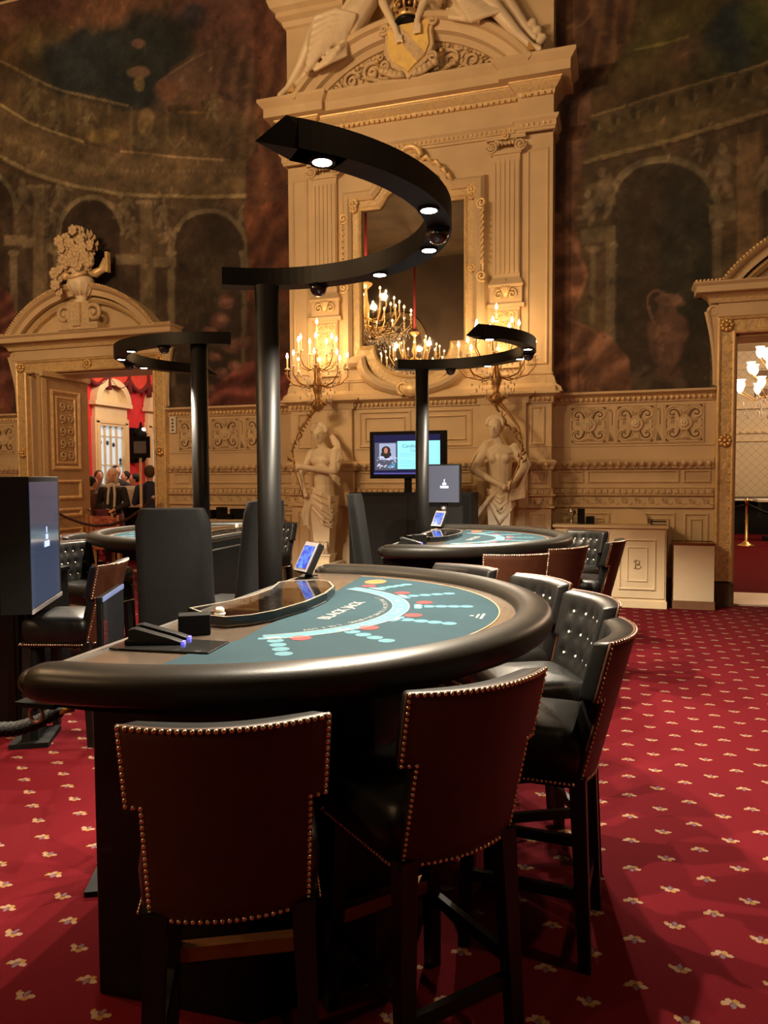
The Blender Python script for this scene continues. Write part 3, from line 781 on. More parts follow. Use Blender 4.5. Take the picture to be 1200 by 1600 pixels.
for k in range(8):
    a = k * PI / 4
    c.tube([(.155 * math.cos(a), .155 * math.sin(a), .08), (.20 * math.cos(a), .20 * math.sin(a), .18), (.13 * math.cos(a), .13 * math.sin(a), .28), (0, 0, .30)], .016, 6)
    c.ball((.165 * math.cos(a + .39), .165 * math.sin(a + .39), .13), .022, 7, 5)
c.ball((0, 0, .335), .04, 10, 8); c.bx(-.012, .012, -.012, .012, .36, .46); c.bx(-.04, .04, -.01, .01, .40, .425)
c.build('gilded_circlet', M_GOLD, t)
j = MB(); j.ball((0, 0, .14), (.12, .12, .13), 14, 10)
for k in range(8): a = k * PI / 4 + .2; j.ball((.168 * math.cos(a), .168 * math.sin(a), .045), .018, 6, 5)
j.build('dark_jewels_and_cap', pmat('dark_plum_enamel', (0.05, 0.015, 0.035), .25, var=.3), t)
s_ = MB(); s_.lathe([(.17, -.05), (.175, -.02), (.16, .0)], 22); s_.build('dark_band', M_BLACK, t)

# ---- two reclining figures on the pediment ------------------------------
def fold(mb, pts, r=.03): mb.tube(pts, [r * .6] + [r] * (len(pts) - 2) + [r * .5], 7)
yq = -.30
t = thing('reclining_figure', 'reclining plaster figure on the left slope of the pediment reaching for the shield', 'sculpture', (0, YF - .22, 0), group=None)
m = MB()
def C(a, b, r0, r1): m.cone(a, b, r0, r1, 12)
C((-3.38, 0, 7.36), (-3.17, -.02, 7.60), .19, .16); C((-3.17, -.02, 7.60), (-3.02, -.02, 7.86), .16, .18)      # hips, belly, chest
C((-3.15, -.0, 7.92), (-2.88, -.05, 7.90), .09, .08); C((-3.0, 0, 7.95), (-2.97, -.03, 8.08), .06, .055)
m.ball((-2.95, -.05, 8.19), (.10, .12, .135), 12, 10); m.ball((-2.93, -.16, 8.17), (.02, .03, .025), 8, 6)
C((-2.87, -.06, 7.88), (-2.86, -.15, 7.50), .075, .06); C((-2.86, -.15, 7.50), (-2.70, -.16, 7.16), .06, .042); 
C((-2.70, -.16, 7.16), (-2.66, -.15, 7.03), .045, .035)
for k in range(5): C((-2.70 + .022 * k, -.17, 7.06), (-2.70 + .026 * k, -.18, 6.955 - .01 * (2 - abs(k - 2)) * -1), .014, .010)
C((-3.15, .02, 7.90), (-3.45, .05, 7.62), .075, .06); C((-3.45, .05, 7.62), (-3.62, -.02, 7.36), .06, .045)
C((-3.42, -.05, 7.34), (-3.78, -.12, 7.34), .15, .105); C((-3.78, -.12, 7.34), (-4.02, -.06, 6.98), .10, .07); C((-4.02, -.06, 6.98), (-4.22, -.05, 6.72), .065, .045); C((-4.22, -.05, 6.72), (-4.32, -.09, 6.63), .045, .035)
C((-3.40, .05, 7.30), (-3.72, .02, 7.12), .14, .11); C((-3.72, .02, 7.12), (-4.0, .02, 6.86), .10, .06); C((-4.0, .02, 6.86), (-4.10, -.02, 6.78), .05, .04)
body = sculpt(m, 'body', M_STATUE, t, .016, 5)
dr = MB(); rr = random.Random(3)
for k in range(8):
    a = k / 7
    fold(dr, [(-3.20 - .1 * a, -.18 + .06 * a, 7.40 - .12 * a), (-3.45 - .06 * k * .6, -.24, 7.46 - .07 * k), (-3.72 - .02 * k, -.25, 7.42 - .09 * k), (-3.88, -.16, 7.20 - .06 * k)], .045)
for k in range(4): fold(dr, [(-3.35, -.12, 7.12 - .05 * k), (-3.42 - .05 * k, -.22, 7.02 - .05 * k), (-3.60 - .06 * k, -.2, 6.98 - .06 * k)], .04)
dr.ball((-3.58, -.10, 7.22), (.28, .15, .18))
sculpt(dr, 'drapery', M_STATUE, t, .016, 2)
hr = MB(); hr.ball((-2.96, .0, 8.24), (.12, .13, .12)); hr.ball((-3.0, .1, 8.14), (.07, .07, .08)); hr.build('hair', M_STATUE, t)

t = thing('reclining_figure', 'reclining plaster figure on the right slope of the pediment leaning over the crown', 'sculpture', (0, YF - .22, 0))
m = MB()
C((-1.78, 0, 7.44), (-1.98, -.02, 7.64), .19, .16); C((-1.98, -.02, 7.64), (-2.10, -.03, 7.90), .16, .18)
C((-1.98, .02, 7.95), (-2.24, -.05, 7.92), .09, .08); C((-2.12, 0, 7.98), (-2.16, -.03, 8.10), .06, .055)
m.ball((-2.18, -.05, 8.21), (.10, .12, .135), 12, 10); m.ball((-2.20, -.16, 8.19), (.02, .03, .025), 8, 6)
C((-2.25, -.06, 7.90), (-2.29, -.16, 7.50), .075, .06); C((-2.29, -.16, 7.50), (-2.41, -.16, 7.24), .058, .042); C((-2.41, -.16, 7.24), (-2.43, -.16, 7.12), .045, .035)
for k in range(5): C((-2.46 + .022 * k, -.17, 7.14), (-2.475 + .026 * k, -.18, 7.04), .014, .010)
C((-1.96, .02, 7.92), (-1.72, .06, 7.66), .075, .06); C((-1.72, .06, 7.66), (-1.60, -.02, 7.42), .055, .042)
C((-1.76, -.06, 7.40), (-1.48, -.16, 7.20), .15, .10); C((-1.48, -.16, 7.20), (-1.20, -.10, 6.86), .095, .065); C((-1.20, -.10, 6.86), (-1.02, -.10, 6.68), .06, .042); C((-1.02, -.10, 6.68), (-.93, -.14, 6.62), .042, .034)
C((-1.72, .06, 7.42), (-1.36, .0, 7.34), .14, .10); C((-1.36, .0, 7.34), (-1.12, .0, 6.98), .095, .06); C((-1.12, 0, 6.98), (-1.0, -.02, 6.82), .055, .04)
sculpt(m, 'body', M_STATUE, t, .016, 5)
dr = MB()
for k in range(7):
    fold(dr, [(-2.02 + .02 * k, -.16, 7.50 - .05 * k), (-1.90 + .03 * k, -.26, 7.32 - .05 * k), (-1.74 + .03 * k, -.25, 7.24 - .03 * k), (-1.62 + .05 * k, -.2, 7.34 - .04 * k)], .038)
for k in range(4): fold(dr, [(-2.05 + .05 * k, -.12, 7.30), (-2.0 + .06 * k, -.2, 7.14 - .02 * k), (-1.84 + .07 * k, -.2, 7.10 - .03 * k)], .034)
for k in range(6): dr.ball((-1.06 + .03 * k, .0, 6.98 - .05 * k + .08 * (k % 2)), (.06, .06, .05))
dr.ball((-1.78, -.08, 7.32), (.22, .14, .14))
sculpt(dr, 'drapery', M_STATUE, t, .016, 2)
hr = MB(); hr.ball((-2.17, .0, 8.26), (.12, .13, .12)); hr.ball((-2.12, .1, 8.16), (.07, .07, .08)); hr.build('hair', M_STATUE, t)

# ================================================================== MURALS (painted canvas, pigment only)
def noise2(X, Y, sc, seed):
    r = np.random.default_rng(seed); G = r.random((64, 64))
    x = X * sc; y = Y * sc; xi = np.floor(x).astype(int); yi = np.floor(y).astype(int); fx = x - xi; fy = y - yi
    fx = fx * fx * (3 - 2 * fx); fy = fy * fy * (3 - 2 * fy)
    g = lambda a, b: G[a % 64, b % 64]
    return (g(xi, yi) * (1 - fx) + g(xi + 1, yi) * fx) * (1 - fy) + (g(xi, yi + 1) * (1 - fx) + g(xi + 1, yi + 1) * fx) * fy
def fbm(X, Y, sc, seed, oc=4):
    s = 0; a = .5
    for k in range(oc): s = s + a * noise2(X, Y, sc * 2 ** k, seed + k); a *= .5
    return s / (1 - .5 ** oc)
class Canvas:
    def __init__(s, x0, x1, z0, z1, st):
        s.nx = int((x1 - x0) / st) + 1; s.nz = int((z1 - z0) / st) + 1
        s.X, s.Z = np.meshgrid(np.linspace(x0, x1, s.nx), np.linspace(z0, z1, s.nz))
        # sketch coordinates (u across, v down) used to lay out the composition on the wall
        P = [s.X - CAM.x, np.full_like(s.X, -CAM.y), s.Z - CAM.z]
        d = lambda v: P[0] * v.x + P[1] * v.y + P[2] * v.z
        w = d(FW); s.U = 600 + FOC * d(RT) / w; s.V = 800 - FOC * d(UP) / w
        s.C = np.zeros(s.X.shape + (3,)); s.C[:] = (74, 48, 27)
        s.n1 = fbm(s.X, s.Z, 1.6, 3); s.n2 = fbm(s.X, s.Z, 5.0, 9); s.wu = (fbm(s.X, s.Z, 2.2, 21) - .5) * 10; s.wv = (fbm(s.X, s.Z, 2.2, 31) - .5) * 10
    def mix(s, a, col):
        a = np.clip(a, 0, 1)[..., None]; s.C = s.C * (1 - a) + np.array(col, float) * a
    def poly(s, pts, col, op=1.0, soft=3.0, wob=1.0):
        U = s.U + s.wu * wob; V = s.V + s.wv * wob; ins = np.zeros(U.shape, bool); D = np.full(U.shape, 1e9); n = len(pts)
        for i in range(n):
            (x1, y1), (x2, y2) = pts[i], pts[(i + 1) % n]
            with np.errstate(divide='ignore', invalid='ignore'):
                c = ((y1 > V) != (y2 > V)) & (U < (x2 - x1) * (V - y1) / ((y2 - y1) if y2 != y1 else 1e-9) + x1)
            ins ^= c
            dx, dy = x2 - x1, y2 - y1; t = np.clip(((U - x1) * dx + (V - y1) * dy) / (dx * dx + dy * dy + 1e-9), 0, 1)
            D = np.minimum(D, np.hypot(U - x1 - t * dx, V - y1 - t * dy))
        sd = np.where(ins, D, -D); s.mix(op * np.clip(sd / soft + .5, 0, 1), col)
    def line(s, pts, wd, col, op=1.0, soft=1.5, wob=.3):
        for _ in range(2 if len(pts) > 2 else 0):
            q_ = [pts[0]]
            for (a1, a2), (b1, b2) in zip(pts[:-1], pts[1:]): q_ += [(a1 * .75 + b1 * .25, a2 * .75 + b2 * .25), (a1 * .25 + b1 * .75, a2 * .25 + b2 * .75)]
            pts = q_ + [pts[-1]]
        wob = max(wob, .25); wd = wd * (.75 + .5 * s.n2)
        U = s.U + s.wu * wob; V = s.V + s.wv * wob; D = np.full(U.shape, 1e9)
        for (x1, y1), (x2, y2) in zip(pts[:-1], pts[1:]):
            dx, dy = x2 - x1, y2 - y1; t = np.clip(((U - x1) * dx + (V - y1) * dy) / (dx * dx + dy * dy + 1e-9), 0, 1)
            D = np.minimum(D, np.hypot(U - x1 - t * dx, V - y1 - t * dy))
        s.mix(op * np.clip((wd / 2 - D) / soft + .5, 0, 1), col)
    def ell(s, cx, cy, rx, ry, col, op=1.0, soft=.25, wob=1.0, rot=0.0):
        U = s.U + s.wu * wob - cx; V = s.V + s.wv * wob - cy
        c, n = math.cos(rot), math.sin(rot); d = np.hypot((U * c + V * n) / rx, (-U * n + V * c) / ry)
        s.mix(op * np.clip((1 - d) / soft + .5, 0, 1), col)
    def folds(s, mask_pts, dark, light, ang, wl, seed, op=.8):
        old = s.C.copy(); q = (s.U * math.cos(ang) + s.V * math.sin(ang)) / wl + 2.2 * fbm(s.X, s.Z, .9, seed)
        f = (.5 + .5 * np.sin(q * 2 * PI)) ** 1.5 * (.55 + .9 * (fbm(s.X, s.Z, 1.1, seed + 5) - .2))
        lay = np.array(dark, float) + (np.array(light, float) - np.array(dark, float)) * np.clip(f, 0, 1)[..., None]
        s.C[:] = 0; s.poly(mask_pts, (1, 1, 1), 1, 4, 1.5); a = s.C[..., :1] * op; s.C = old * (1 - a) + lay * a
    def dabs(s, n, seed, lo=.012, hi=.07, gain=.22):
        r = np.random.default_rng(seed); x0, x1 = s.X[0, 0], s.X[0, -1]; z0, z1 = s.Z[0, 0], s.Z[-1, 0]; st = s.X[0, 1] - s.X[0, 0]
        for k in range(n):
            cx, cz = r.uniform(x0, x1), r.uniform(z0, z1); a = lo + (hi - lo) * r.random() ** 2; b = a * r.uniform(.18, .5); th = r.uniform(0, PI)
            i0 = max(0, int((cx - a - x0) / st)); i1 = min(s.nx, int((cx + a - x0) / st) + 2); j0 = max(0, int((cz - a - z0) / st)); j1 = min(s.nz, int((cz + a - z0) / st) + 2)
            X = s.X[j0:j1, i0:i1] - cx; Z = s.Z[j0:j1, i0:i1] - cz
            d = np.hypot((X * math.cos(th) + Z * math.sin(th)) / a, (-X * math.sin(th) + Z * math.cos(th)) / b)
            al = np.clip((1 - d) / .4 + .3, 0, 1)[..., None] * r.uniform(.25, .65)
            ci = min(s.nx - 1, max(0, int((cx - x0) / st))); cj = min(s.nz - 1, max(0, int((cz - z0) / st)))
            col = s.C[cj, ci] * (1 + gain * r.normal()) * np.array((1, 1 + .06 * r.normal(), 1 + .12 * r.normal()))
            s.C[j0:j1, i0:i1] = s.C[j0:j1, i0:i1] * (1 - al) + np.clip(col, 12, 150) * al
    def finish(s, name, mat, yy):
        s.dabs(int(s.nx * s.nz / 20), 5)
        br = (.72 + .56 * s.n1) * (.70 + .60 * s.n2) * (.85 + .3 * fbm(s.X, s.Z, 11.0, 55, 3)); s.C = np.clip(s.C * br[..., None], 0, 255)
        l = s.C / 255; l = np.where(l <= .04045, l / 12.92, ((l + .055) / 1.055) ** 2.4) / np.array((.80, .50, .285)); l = np.clip(l, 0, 1)
        me = bpy.data.meshes.new(name); n = s.nx * s.nz
        co = np.stack([s.X, np.full_like(s.X, yy), s.Z], -1).reshape(-1, 3)
        idx = np.arange(n).reshape(s.nz, s.nx); q = np.stack([idx[:-1, :-1], idx[:-1, 1:], idx[1:, 1:], idx[1:, :-1]], -1)
        fx = s.X[:-1, :-1]; fz = s.Z[:-1, :-1]; keep = np.ones(fx.shape, bool)
        for d0_, d1_ in ((DL0, DL1), (DR0, DR1)): keep &= ~((fx > d0_ - .12) & (fx < d1_ + .10) & (fz < DH + .1))
        q = q[keep]
        me.from_pydata(co.tolist(), [], q.tolist())
        ca = me.color_attributes.new('pigment', 'FLOAT_COLOR', 'POINT')
        ca.data.foreach_set('color', np.concatenate([l.reshape(-1, 3), np.ones((n, 1))], 1).astype(np.float32).ravel())
        o = bpy.data.objects.new(name, me); COL.objects.link(o); me.materials.append(mat)
        return o
M_PAINT = bpy.data.materials.new('oil_paint_on_canvas'); M_PAINT.use_nodes = True
nt = M_PAINT.node_tree; b_ = nt.nodes['Principled BSDF']; at_ = nt.nodes.new('ShaderNodeAttribute'); at_.attribute_name = 'pigment'
tc_ = nt.nodes.new('ShaderNodeTexCoord'); nz_ = nt.nodes.new('ShaderNodeTexNoise'); nz_.inputs['Scale'].default_value = 14; nz_.inputs['Detail'].default_value = 6
nt.links.new(tc_.outputs['Object'], nz_.inputs['Vector'])
mr_ = nt.nodes.new('ShaderNodeMapRange'); mr_.inputs[3].default_value = .72; mr_.inputs[4].default_value = 1.28; nt.links.new(nz_.outputs['Fac'], mr_.inputs[0])
mx_ = nt.nodes.new('ShaderNodeMix'); mx_.data_type = 'RGBA'; mx_.blend_type = 'MULTIPLY'; mx_.inputs[0].default_value = 1.0
nt.links.new(at_.outputs['Color'], mx_.inputs[6]); nt.links.new(mr_.outputs[0], mx_.inputs[7]); nt.links.new(mx_.outputs[2], b_.inputs['Base Color'])
b_.inputs['Roughness'].default_value = .7; b_.inputs['Specular IOR Level'].default_value = .2

def arch(c, cx, sx, ztop, spring, band, bot, colb, colin):
    """painted arch: inside, then the lit archivolt"""
    n = 16; pin = [(cx + sx * math.cos(PI - PI * k / n), spring - (spring - ztop) * math.sin(PI * k / n)) for k in range(n + 1)]
    c.poly([(cx - sx, bot)] + pin + [(cx + sx, bot)], colin, .9, 4, .3)
    pb = [(cx + (sx + band / 2) * math.cos(PI - PI * k / n), spring - (spring - ztop + band / 2) * math.sin(PI * k / n)) for k in range(n + 1)]
    c.line(pb, band, colb, .85, 2, .15)
def figure(c, x, y, s, col):
    x += 3 * math.sin(x * 1.7); lean = .5 * math.sin(y * .9 + x)
    c.ell(x + 4 * lean, y + 8 * s, 14 * s, 24 * s, (52, 36, 22), .45, .8, 1.5)
    c.ell(x - 3 * lean * s, y - 15 * s, 4.2 * s, 5.2 * s, col, .7); c.ell(x + 1 * s, y, 7 * s, 11 * s, col, .6, .5, 1.5, rot=lean); c.ell(x - 6 * s, y + 14 * s, 4 * s, 12 * s, col, .5, .5, 1.5, rot=.7 + lean)
    c.ell(x + 5 * s, y + 19 * s, 3.6 * s, 12 * s, col, .5, .5, 1.5, rot=-.2 + lean); c.ell(x + 11 * s, y - 5 * s, 2.8 * s, 10 * s, col, .45, .5, 1.5, rot=-.9 + lean); c.ell(x - 9 * s, y - 1 * s, 2.6 * s, 9 * s, col, .4, .5, 1.5, rot=1.0 + lean)

c = Canvas(-12.4, BX0 + .01, 2.64, 9.15, .021)
c.poly([(-200, -60), (460, -60), (460, 60), (-200, 80)], (86, 52, 32), .8, 30)
for x, y, rx, ry, col in ((60, 20, 80, 40, (84, 46, 30)), (200, 15, 60, 30, (98, 56, 34)), (330, 22, 70, 34, (100, 56, 40)), (410, 60, 50, 60, (96, 52, 36)), (20, 110, 40, 70, (80, 50, 26)), (100, 60, 46, 22, (92, 58, 30))):
    c.ell(x, y, rx, ry, col, .8, .8, 3)
c.ell(175, 100, 130, 62, (38, 35, 29), .95, .5, 5); c.ell(235, 60, 70, 55, (36, 31, 22), .9, .5, 5); c.ell(305, 25, 22, 22, (44, 40, 38), .7, .6, 3)
c.ell(85, 55, 30, 24, (96, 62, 32), .6, .7, 4); c.ell(150, 30, 40, 18, (106, 62, 36), .6, .8, 4); c.ell(50, 70, 18, 30, (104, 76, 36), .6, .7, 3)
c.poly([(245, 130), (318, 68), (345, 66), (372, 110), (380, 190), (345, 196), (330, 160), (258, 168)], (92, 58, 38), .85, 8, 1.2)
c.line([(248, 128), (335, 70), (368, 92)], 3, (124, 86, 56), .6)
c.folds([(330, 70), (395, 70), (395, 250), (350, 262), (335, 180)], (66, 40, 26), (104, 66, 42), .2, 24, 77, .7)
# terrace, balustrade, statues
c.poly([(-60, 70), (15, 110), (80, 145), (150, 165), (240, 175), (385, 178), (385, 250), (300, 248), (190, 237), (60, 198), (-60, 140)], (80, 56, 32), .7, 8)
c.line([(-30, 80), (22, 106), (60, 128), (110, 146), (200, 165)], 4, (126, 92, 50), .8); c.line([(280, 176), (330, 176)], 4, (120, 80, 34), .7)
for x, y0, y1 in ((30, 118, 180), (60, 132, 195), (105, 150, 215), (125, 152, 225), (172, 165, 215), (205, 168, 235), (262, 180, 235), (290, 178, 230)):
    c.line([(x, y0), (x, y1)], 6, (96, 68, 40), .6)
for x, y, s in ((55, 150, 1.2), (85, 180, 1.1), (140, 190, 1.0), (330, 165, .9)): figure(c, x, y, s, (108, 80, 46))
c.ell(216, 70, 12, 7, (100, 60, 40), .8); c.ell(218, 112, 18, 10, (112, 72, 44), .8); c.ell(218, 130, 9, 12, (120, 84, 42), .8); c.ell(228, 190, 13, 24, (116, 80, 44), .8); c.ell(260, 140, 22, 16, (104, 58, 36), .7); c.ell(228, 222, 22, 14, (106, 76, 46), .7)
for x in (275, 300, 350): c.line([(x - 12, 215), (x, 235), (x + 12, 215)], 3, (110, 76, 46), .5)
c.ell(160, 212, 28, 12, (116, 82, 38), .5)
# the great curved cornice
c.poly([(-80, 150), (15, 172), (60, 200), (130, 224), (190, 240), (300, 250), (385, 253), (385, 308), (250, 309), (150, 300), (60, 277), (-80, 215)], (92, 64, 37), .9, 4)
c.line([(-60, 130), (15, 171), (50, 195), (130, 222)], 3.5, (150, 112, 62), .9); c.line([(190, 237), (300, 248), (360, 251)], 3, (132, 94, 58), .9)
c.line([(-80, 205), (10, 248), (60, 277), (150, 299), (250, 308), (385, 307)], 6, (134, 100, 58), .9); c.line([(-80, 214), (10, 256), (60, 285), (150, 306), (250, 315), (385, 313)], 4, (64, 42, 24), .7)
for k in range(24):
    x = 200 + k * 8; c.ell(x, 268, 2.5, 3.5, (120, 86, 52), .4, wob=.2)
for k in range(26):
    t = k / 25; x = 10 + t * 180; y = 215 + 60 * math.sin(t * PI / 2); c.ell(x, y - 6 * t, 4, 7, (112, 82, 46), .5, wob=.3)
# arcade below
c.poly([(-80, 230), (60, 284), (150, 306), (385, 313), (385, 640), (-80, 640)], (82, 56, 34), .9, 3)
arch(c, 142, 46, 313, 365, 8, 560, (126, 94, 58), (50, 31, 19)); arch(c, 327, 55, 333, 390, 8, 600, (122, 92, 58), (56, 37, 23)); arch(c, -22, 44, 275, 330, 8, 520, (120, 90, 54), (52, 34, 20))
c.ell(320, 470, 34, 90, (70, 50, 30), .7, .6); c.ell(330, 540, 40, 70, (44, 30, 20), .6, .6); c.ell(140, 420, 30, 60, (40, 26, 18), .6, .6)
for x0, x1, y0 in ((52, 74, 290), (219, 243, 314)):
    c.poly([(x0, y0), (x1, y0), (x1 + 1, 640), (x0 + 1, 640)], (104, 74, 44), .9, 2, .1); c.line([(x0 - 4, y0 + 2), (x1 + 4, y0 + 2)], 6, (124, 92, 56), .7)
    c.line([(x1 - 3, y0), (x1 - 2, 640)], 3, (70, 48, 28), .5, wob=.1)
for x0, x1, y0 in ((10, 40, 368), (40, 52, 372), (75, 92, 380), (184, 219, 398), (243, 273, 402), (379, 386, 400)):
    c.poly([(x0 - 3, y0), (x1 + 3, y0), (x1 + 3, y0 + 16), (x0 - 3, y0 + 16)], (112, 82, 50), .8, 2, .1)
    c.poly([(x0, y0 + 16), (x1, y0 + 16), (x1, 640), (x0, 640)], (58, 38, 24), .7, 3, .1)
for x in (22, 268, 382, 90): c.line([(x, 400), (x + 2, 600)], 11, (108, 80, 50), .8, 3, .1); c.ell(x, 396, 9, 5, (124, 92, 58), .7, wob=.1)
for x, y, s, k in ((40, 300, 1.1, 1), (95, 300, 1.0, 1), (78, 340, .8, 1), (190, 320, 1.1, 1), (205, 355, .9, 1), (258, 330, 1.1, 1), (262, 370, .8, 1), (384, 335, .8, 1)): figure(c, x, y, s, (122, 90, 56))
# red drapery, right and left, and flowers
D1 = [(392, -60), (470, -60), (470, 660), (372, 660), (384, 560), (385, 262), (404, 220), (396, 120)]
c.folds(D1, (70, 36, 22), (112, 62, 36), .12, 46, 41, .85)
c.folds([(385, 330), (470, 300), (470, 470), (385, 470)], (84, 36, 20), (150, 76, 40), .8, 40, 47, .5)
c.folds([(318, 620), (352, 590), (384, 566), (420, 556), (470, 545), (470, 662), (300, 662)], (82, 34, 24), (142, 66, 46), 1.2, 36, 52, .95)
for x, y, r in ((345, 500, 16), (330, 520, 12), (362, 540, 16), (380, 536, 14), (352, 470, 12), (336, 560, 10), (366, 575, 13), (345, 588, 11), (310, 600, 12), (325, 612, 10)):
    c.ell(x, y, r, r * .8, (112, 62, 42), .75, .5, 2); c.ell(x + 2, y - 2, r * .5, r * .4, (136, 84, 58), .6, .5, 2)
c.folds([(-80, 430), (0, 448), (20, 470), (30, 520), (20, 660), (-80, 660)], (84, 38, 26), (134, 66, 44), 1.0, 30, 61, .9)
c.finish('trim_%d' % (tcount[0] + 1), M_PAINT, -.012); struct(bpy.data.objects['trim_%d' % (tcount[0] + 1)]); tcount[0] += 1

c = Canvas(BX1 - .01, 4.6, 2.645, 9.15, .021)
c.C[:] = (70, 46, 25)
c.ell(1100, 60, 150, 70, (70, 54, 24), .8, .8, 6); c.ell(1150, 60, 40, 60, (38, 36, 30), .95, .5, 5); c.ell(1075, 80, 30, 30, (74, 48, 30), .7, .7, 4); c.ell(1180, 40, 30, 40, (74, 66, 24), .6, .7, 5); c.ell(1060, 90, 40, 20, (96, 60, 36), .5, .8, 4)
c.line([(992, 78), (1040, 68), (1075, 58)], 4, (112, 88, 36), .7)
for x, y, r in ((1200, 80, 30), (1120, 110, 30), (1150, 130, 20), (1230, 40, 30)): c.ell(x, y, r, r, (52, 44, 22), .7, .6, 5)
c.poly([(920, 186), (1040, 148), (1130, 120), (1260, 80), (1260, 155), (1100, 205), (1000, 230), (910, 253)], (84, 60, 32), .9, 4)
c.line([(920, 184), (1040, 146), (1130, 120), (1260, 80)], 3.5, (118, 86, 48), .9); c.line([(912, 254), (1000, 232), (1100, 206), (1260, 155)], 7, (120, 88, 50), .9)
c.line([(912, 262), (1000, 240), (1100, 215), (1260, 164)], 5, (60, 40, 22), .7)
for k in range(10): c.ell(930 + k * 30, 196 - k * 9.5, 6, 9, (52, 36, 20), .7, wob=.2); c.ell(936 + k * 30, 200 - k * 9.5, 3, 6, (126, 94, 54), .5, wob=.2)
for k in range(9): c.ell(945 + k * 32, 220 - k * 9.0, 12, 4, (108, 78, 44), .4, wob=.2)
c.poly([(912, 262), (1100, 215), (1260, 164), (1260, 620), (900, 620)], (76, 52, 30), .9, 3)
arch(c, 1036, 80, 254, 330, 11, 625, (108, 82, 50), (48, 34, 21))
c.ell(1070, 400, 50, 130, (42, 34, 22), .8, .6); c.poly([(1000, 300), (1030, 300), (1030, 470), (1000, 470)], (60, 40, 24), .5, 8); c.poly([(985, 470), (1020, 460), (1020, 600), (985, 600)], (66, 44, 28), .4, 10)
for x0, x1, y0, y1 in ((908, 962, 360, 382), (1108, 1150, 322, 350)): c.poly([(x0, y0), (x1, y0 - 8), (x1, y1 - 6), (x0, y1)], (100, 74, 44), .85, 2, .1)
for x, y0 in ((955, 384), (926, 390), (1120, 352)): c.line([(x, y0), (x - 2, 600)], 15 if x != 926 else 8, (98, 72, 44), .8, 4, .1); c.ell(x, y0, 11, 6, (112, 82, 50), .7, wob=.1)
c.poly([(1151, 212), (1190, 205), (1190, 420), (1151, 420)], (110, 74, 42), .9, 2, .1); c.line([(1188, 206), (1188, 420)], 4, (76, 50, 28), .7); c.poly([(1192, 200), (1260, 180), (1260, 420), (1192, 420)], (60, 42, 24), .8, 3)
for x, y, s in ((940, 295, 1.6), (918, 320, 1.2), (1130, 262, 1.7), (1196, 270, 1.3), (1092, 232, .8)): figure(c, x, y, s, (118, 86, 54))
# ewer
B = (84, 52, 34); H = (116, 74, 48)
c.ell(1044, 516, 34, 30, B, .95, .2, .5); c.ell(1040, 545, 27, 30, B, .95, .2, .5); c.ell(1042, 585, 26, 14, (74, 46, 30), .9, .3, .8); c.poly([(1022, 500), (1032, 470), (1054, 470), (1060, 500)], B, .9, 3); c.ell(1045, 468, 22, 9, (104, 66, 42), .9, .3)
c.line([(1022, 505), (1012, 480), (1012, 462), (1024, 453), (1036, 458)], 4, H, .8); c.ell(1036, 512, 12, 6, H, .4); c.ell(1030, 545, 5, 18, H, .4); c.ell(1056, 548, 5, 16, H, .35); c.ell(1062, 474, 9, 5, H, .5)
for x, y, r in ((985, 590, 16), (1005, 600, 14), (1065, 605, 14), (1000, 575, 10)): c.ell(x, y, r, r * .8, (84, 58, 36), .7, .6, 3)
D = [(855, -60), (960, -60), (965, 20), (930, 110), (928, 150), (912, 260), (900, 330), (905, 390), (910, 440), (898, 480), (905, 505), (945, 520), (975, 555), (986, 590), (985, 625), (855, 625)]
c.folds(D, (64, 36, 22), (104, 64, 39), .15, 52, 91, .9)
c.folds([(930, -60), (1000, -60), (985, 60), (940, 130), (925, 110), (940, 20)], (66, 38, 22), (104, 62, 34), .3, 22, 95, .8)
c.folds([(862, 330), (900, 340), (914, 430), (898, 480), (908, 506), (950, 522), (980, 560), (988, 596), (980, 618), (860, 622)], (84, 48, 29), (146, 88, 54), 1.0, 44, 97, .85)
for a, b2 in (((872, 335), (912, 430)), ((912, 430), (890, 500)), ((890, 500), (950, 535)), ((900, 590), (945, 540)), ((870, 580), (905, 520)), ((880, 440), (905, 470))): c.line([a, ((a[0] + b2[0]) / 2 + 4, (a[1] + b2[1]) / 2 - 3), b2], 5, (156, 96, 60), .28, 5, 1.2)
c.ell(892, 150, 12, 26, (40, 30, 20), .7, .6, 3)
c.line([(866, 30), (900, 50), (925, 20)], 4, (100, 66, 38), .6)
c.finish('trim_%d' % (tcount[0] + 1), M_PAINT, -.012); struct(bpy.data.objects['trim_%d' % (tcount[0] + 1)]); tcount[0] += 1
# ================================================================== BLACKJACK TABLES
TZ = 1.10
G_TAB = 'blackjack tables'
def printed(name, mat, polys, par, z):
    w = MB()
    for p in polys: w.prism(p, z, z + .0006, 'xy')
    return w.build(name, mat, par)
def ringpoly(r0, r1, a0, a1, n=30):
    return arc(0, 0, r1, a0, a1, n) + arc(0, 0, r0, a1, a0, n)
def disc(x, y, r, n=20, rx=None):
    return [(x + r * math.cos(2 * PI * k / n), y + (rx or r) * math.sin(2 * PI * k / n)) for k in range(n)]
def halfdisc(xc, R, n=48, a=None):
    a = math.acos(xc / R); return arc(0, 0, R, -a, a, n)

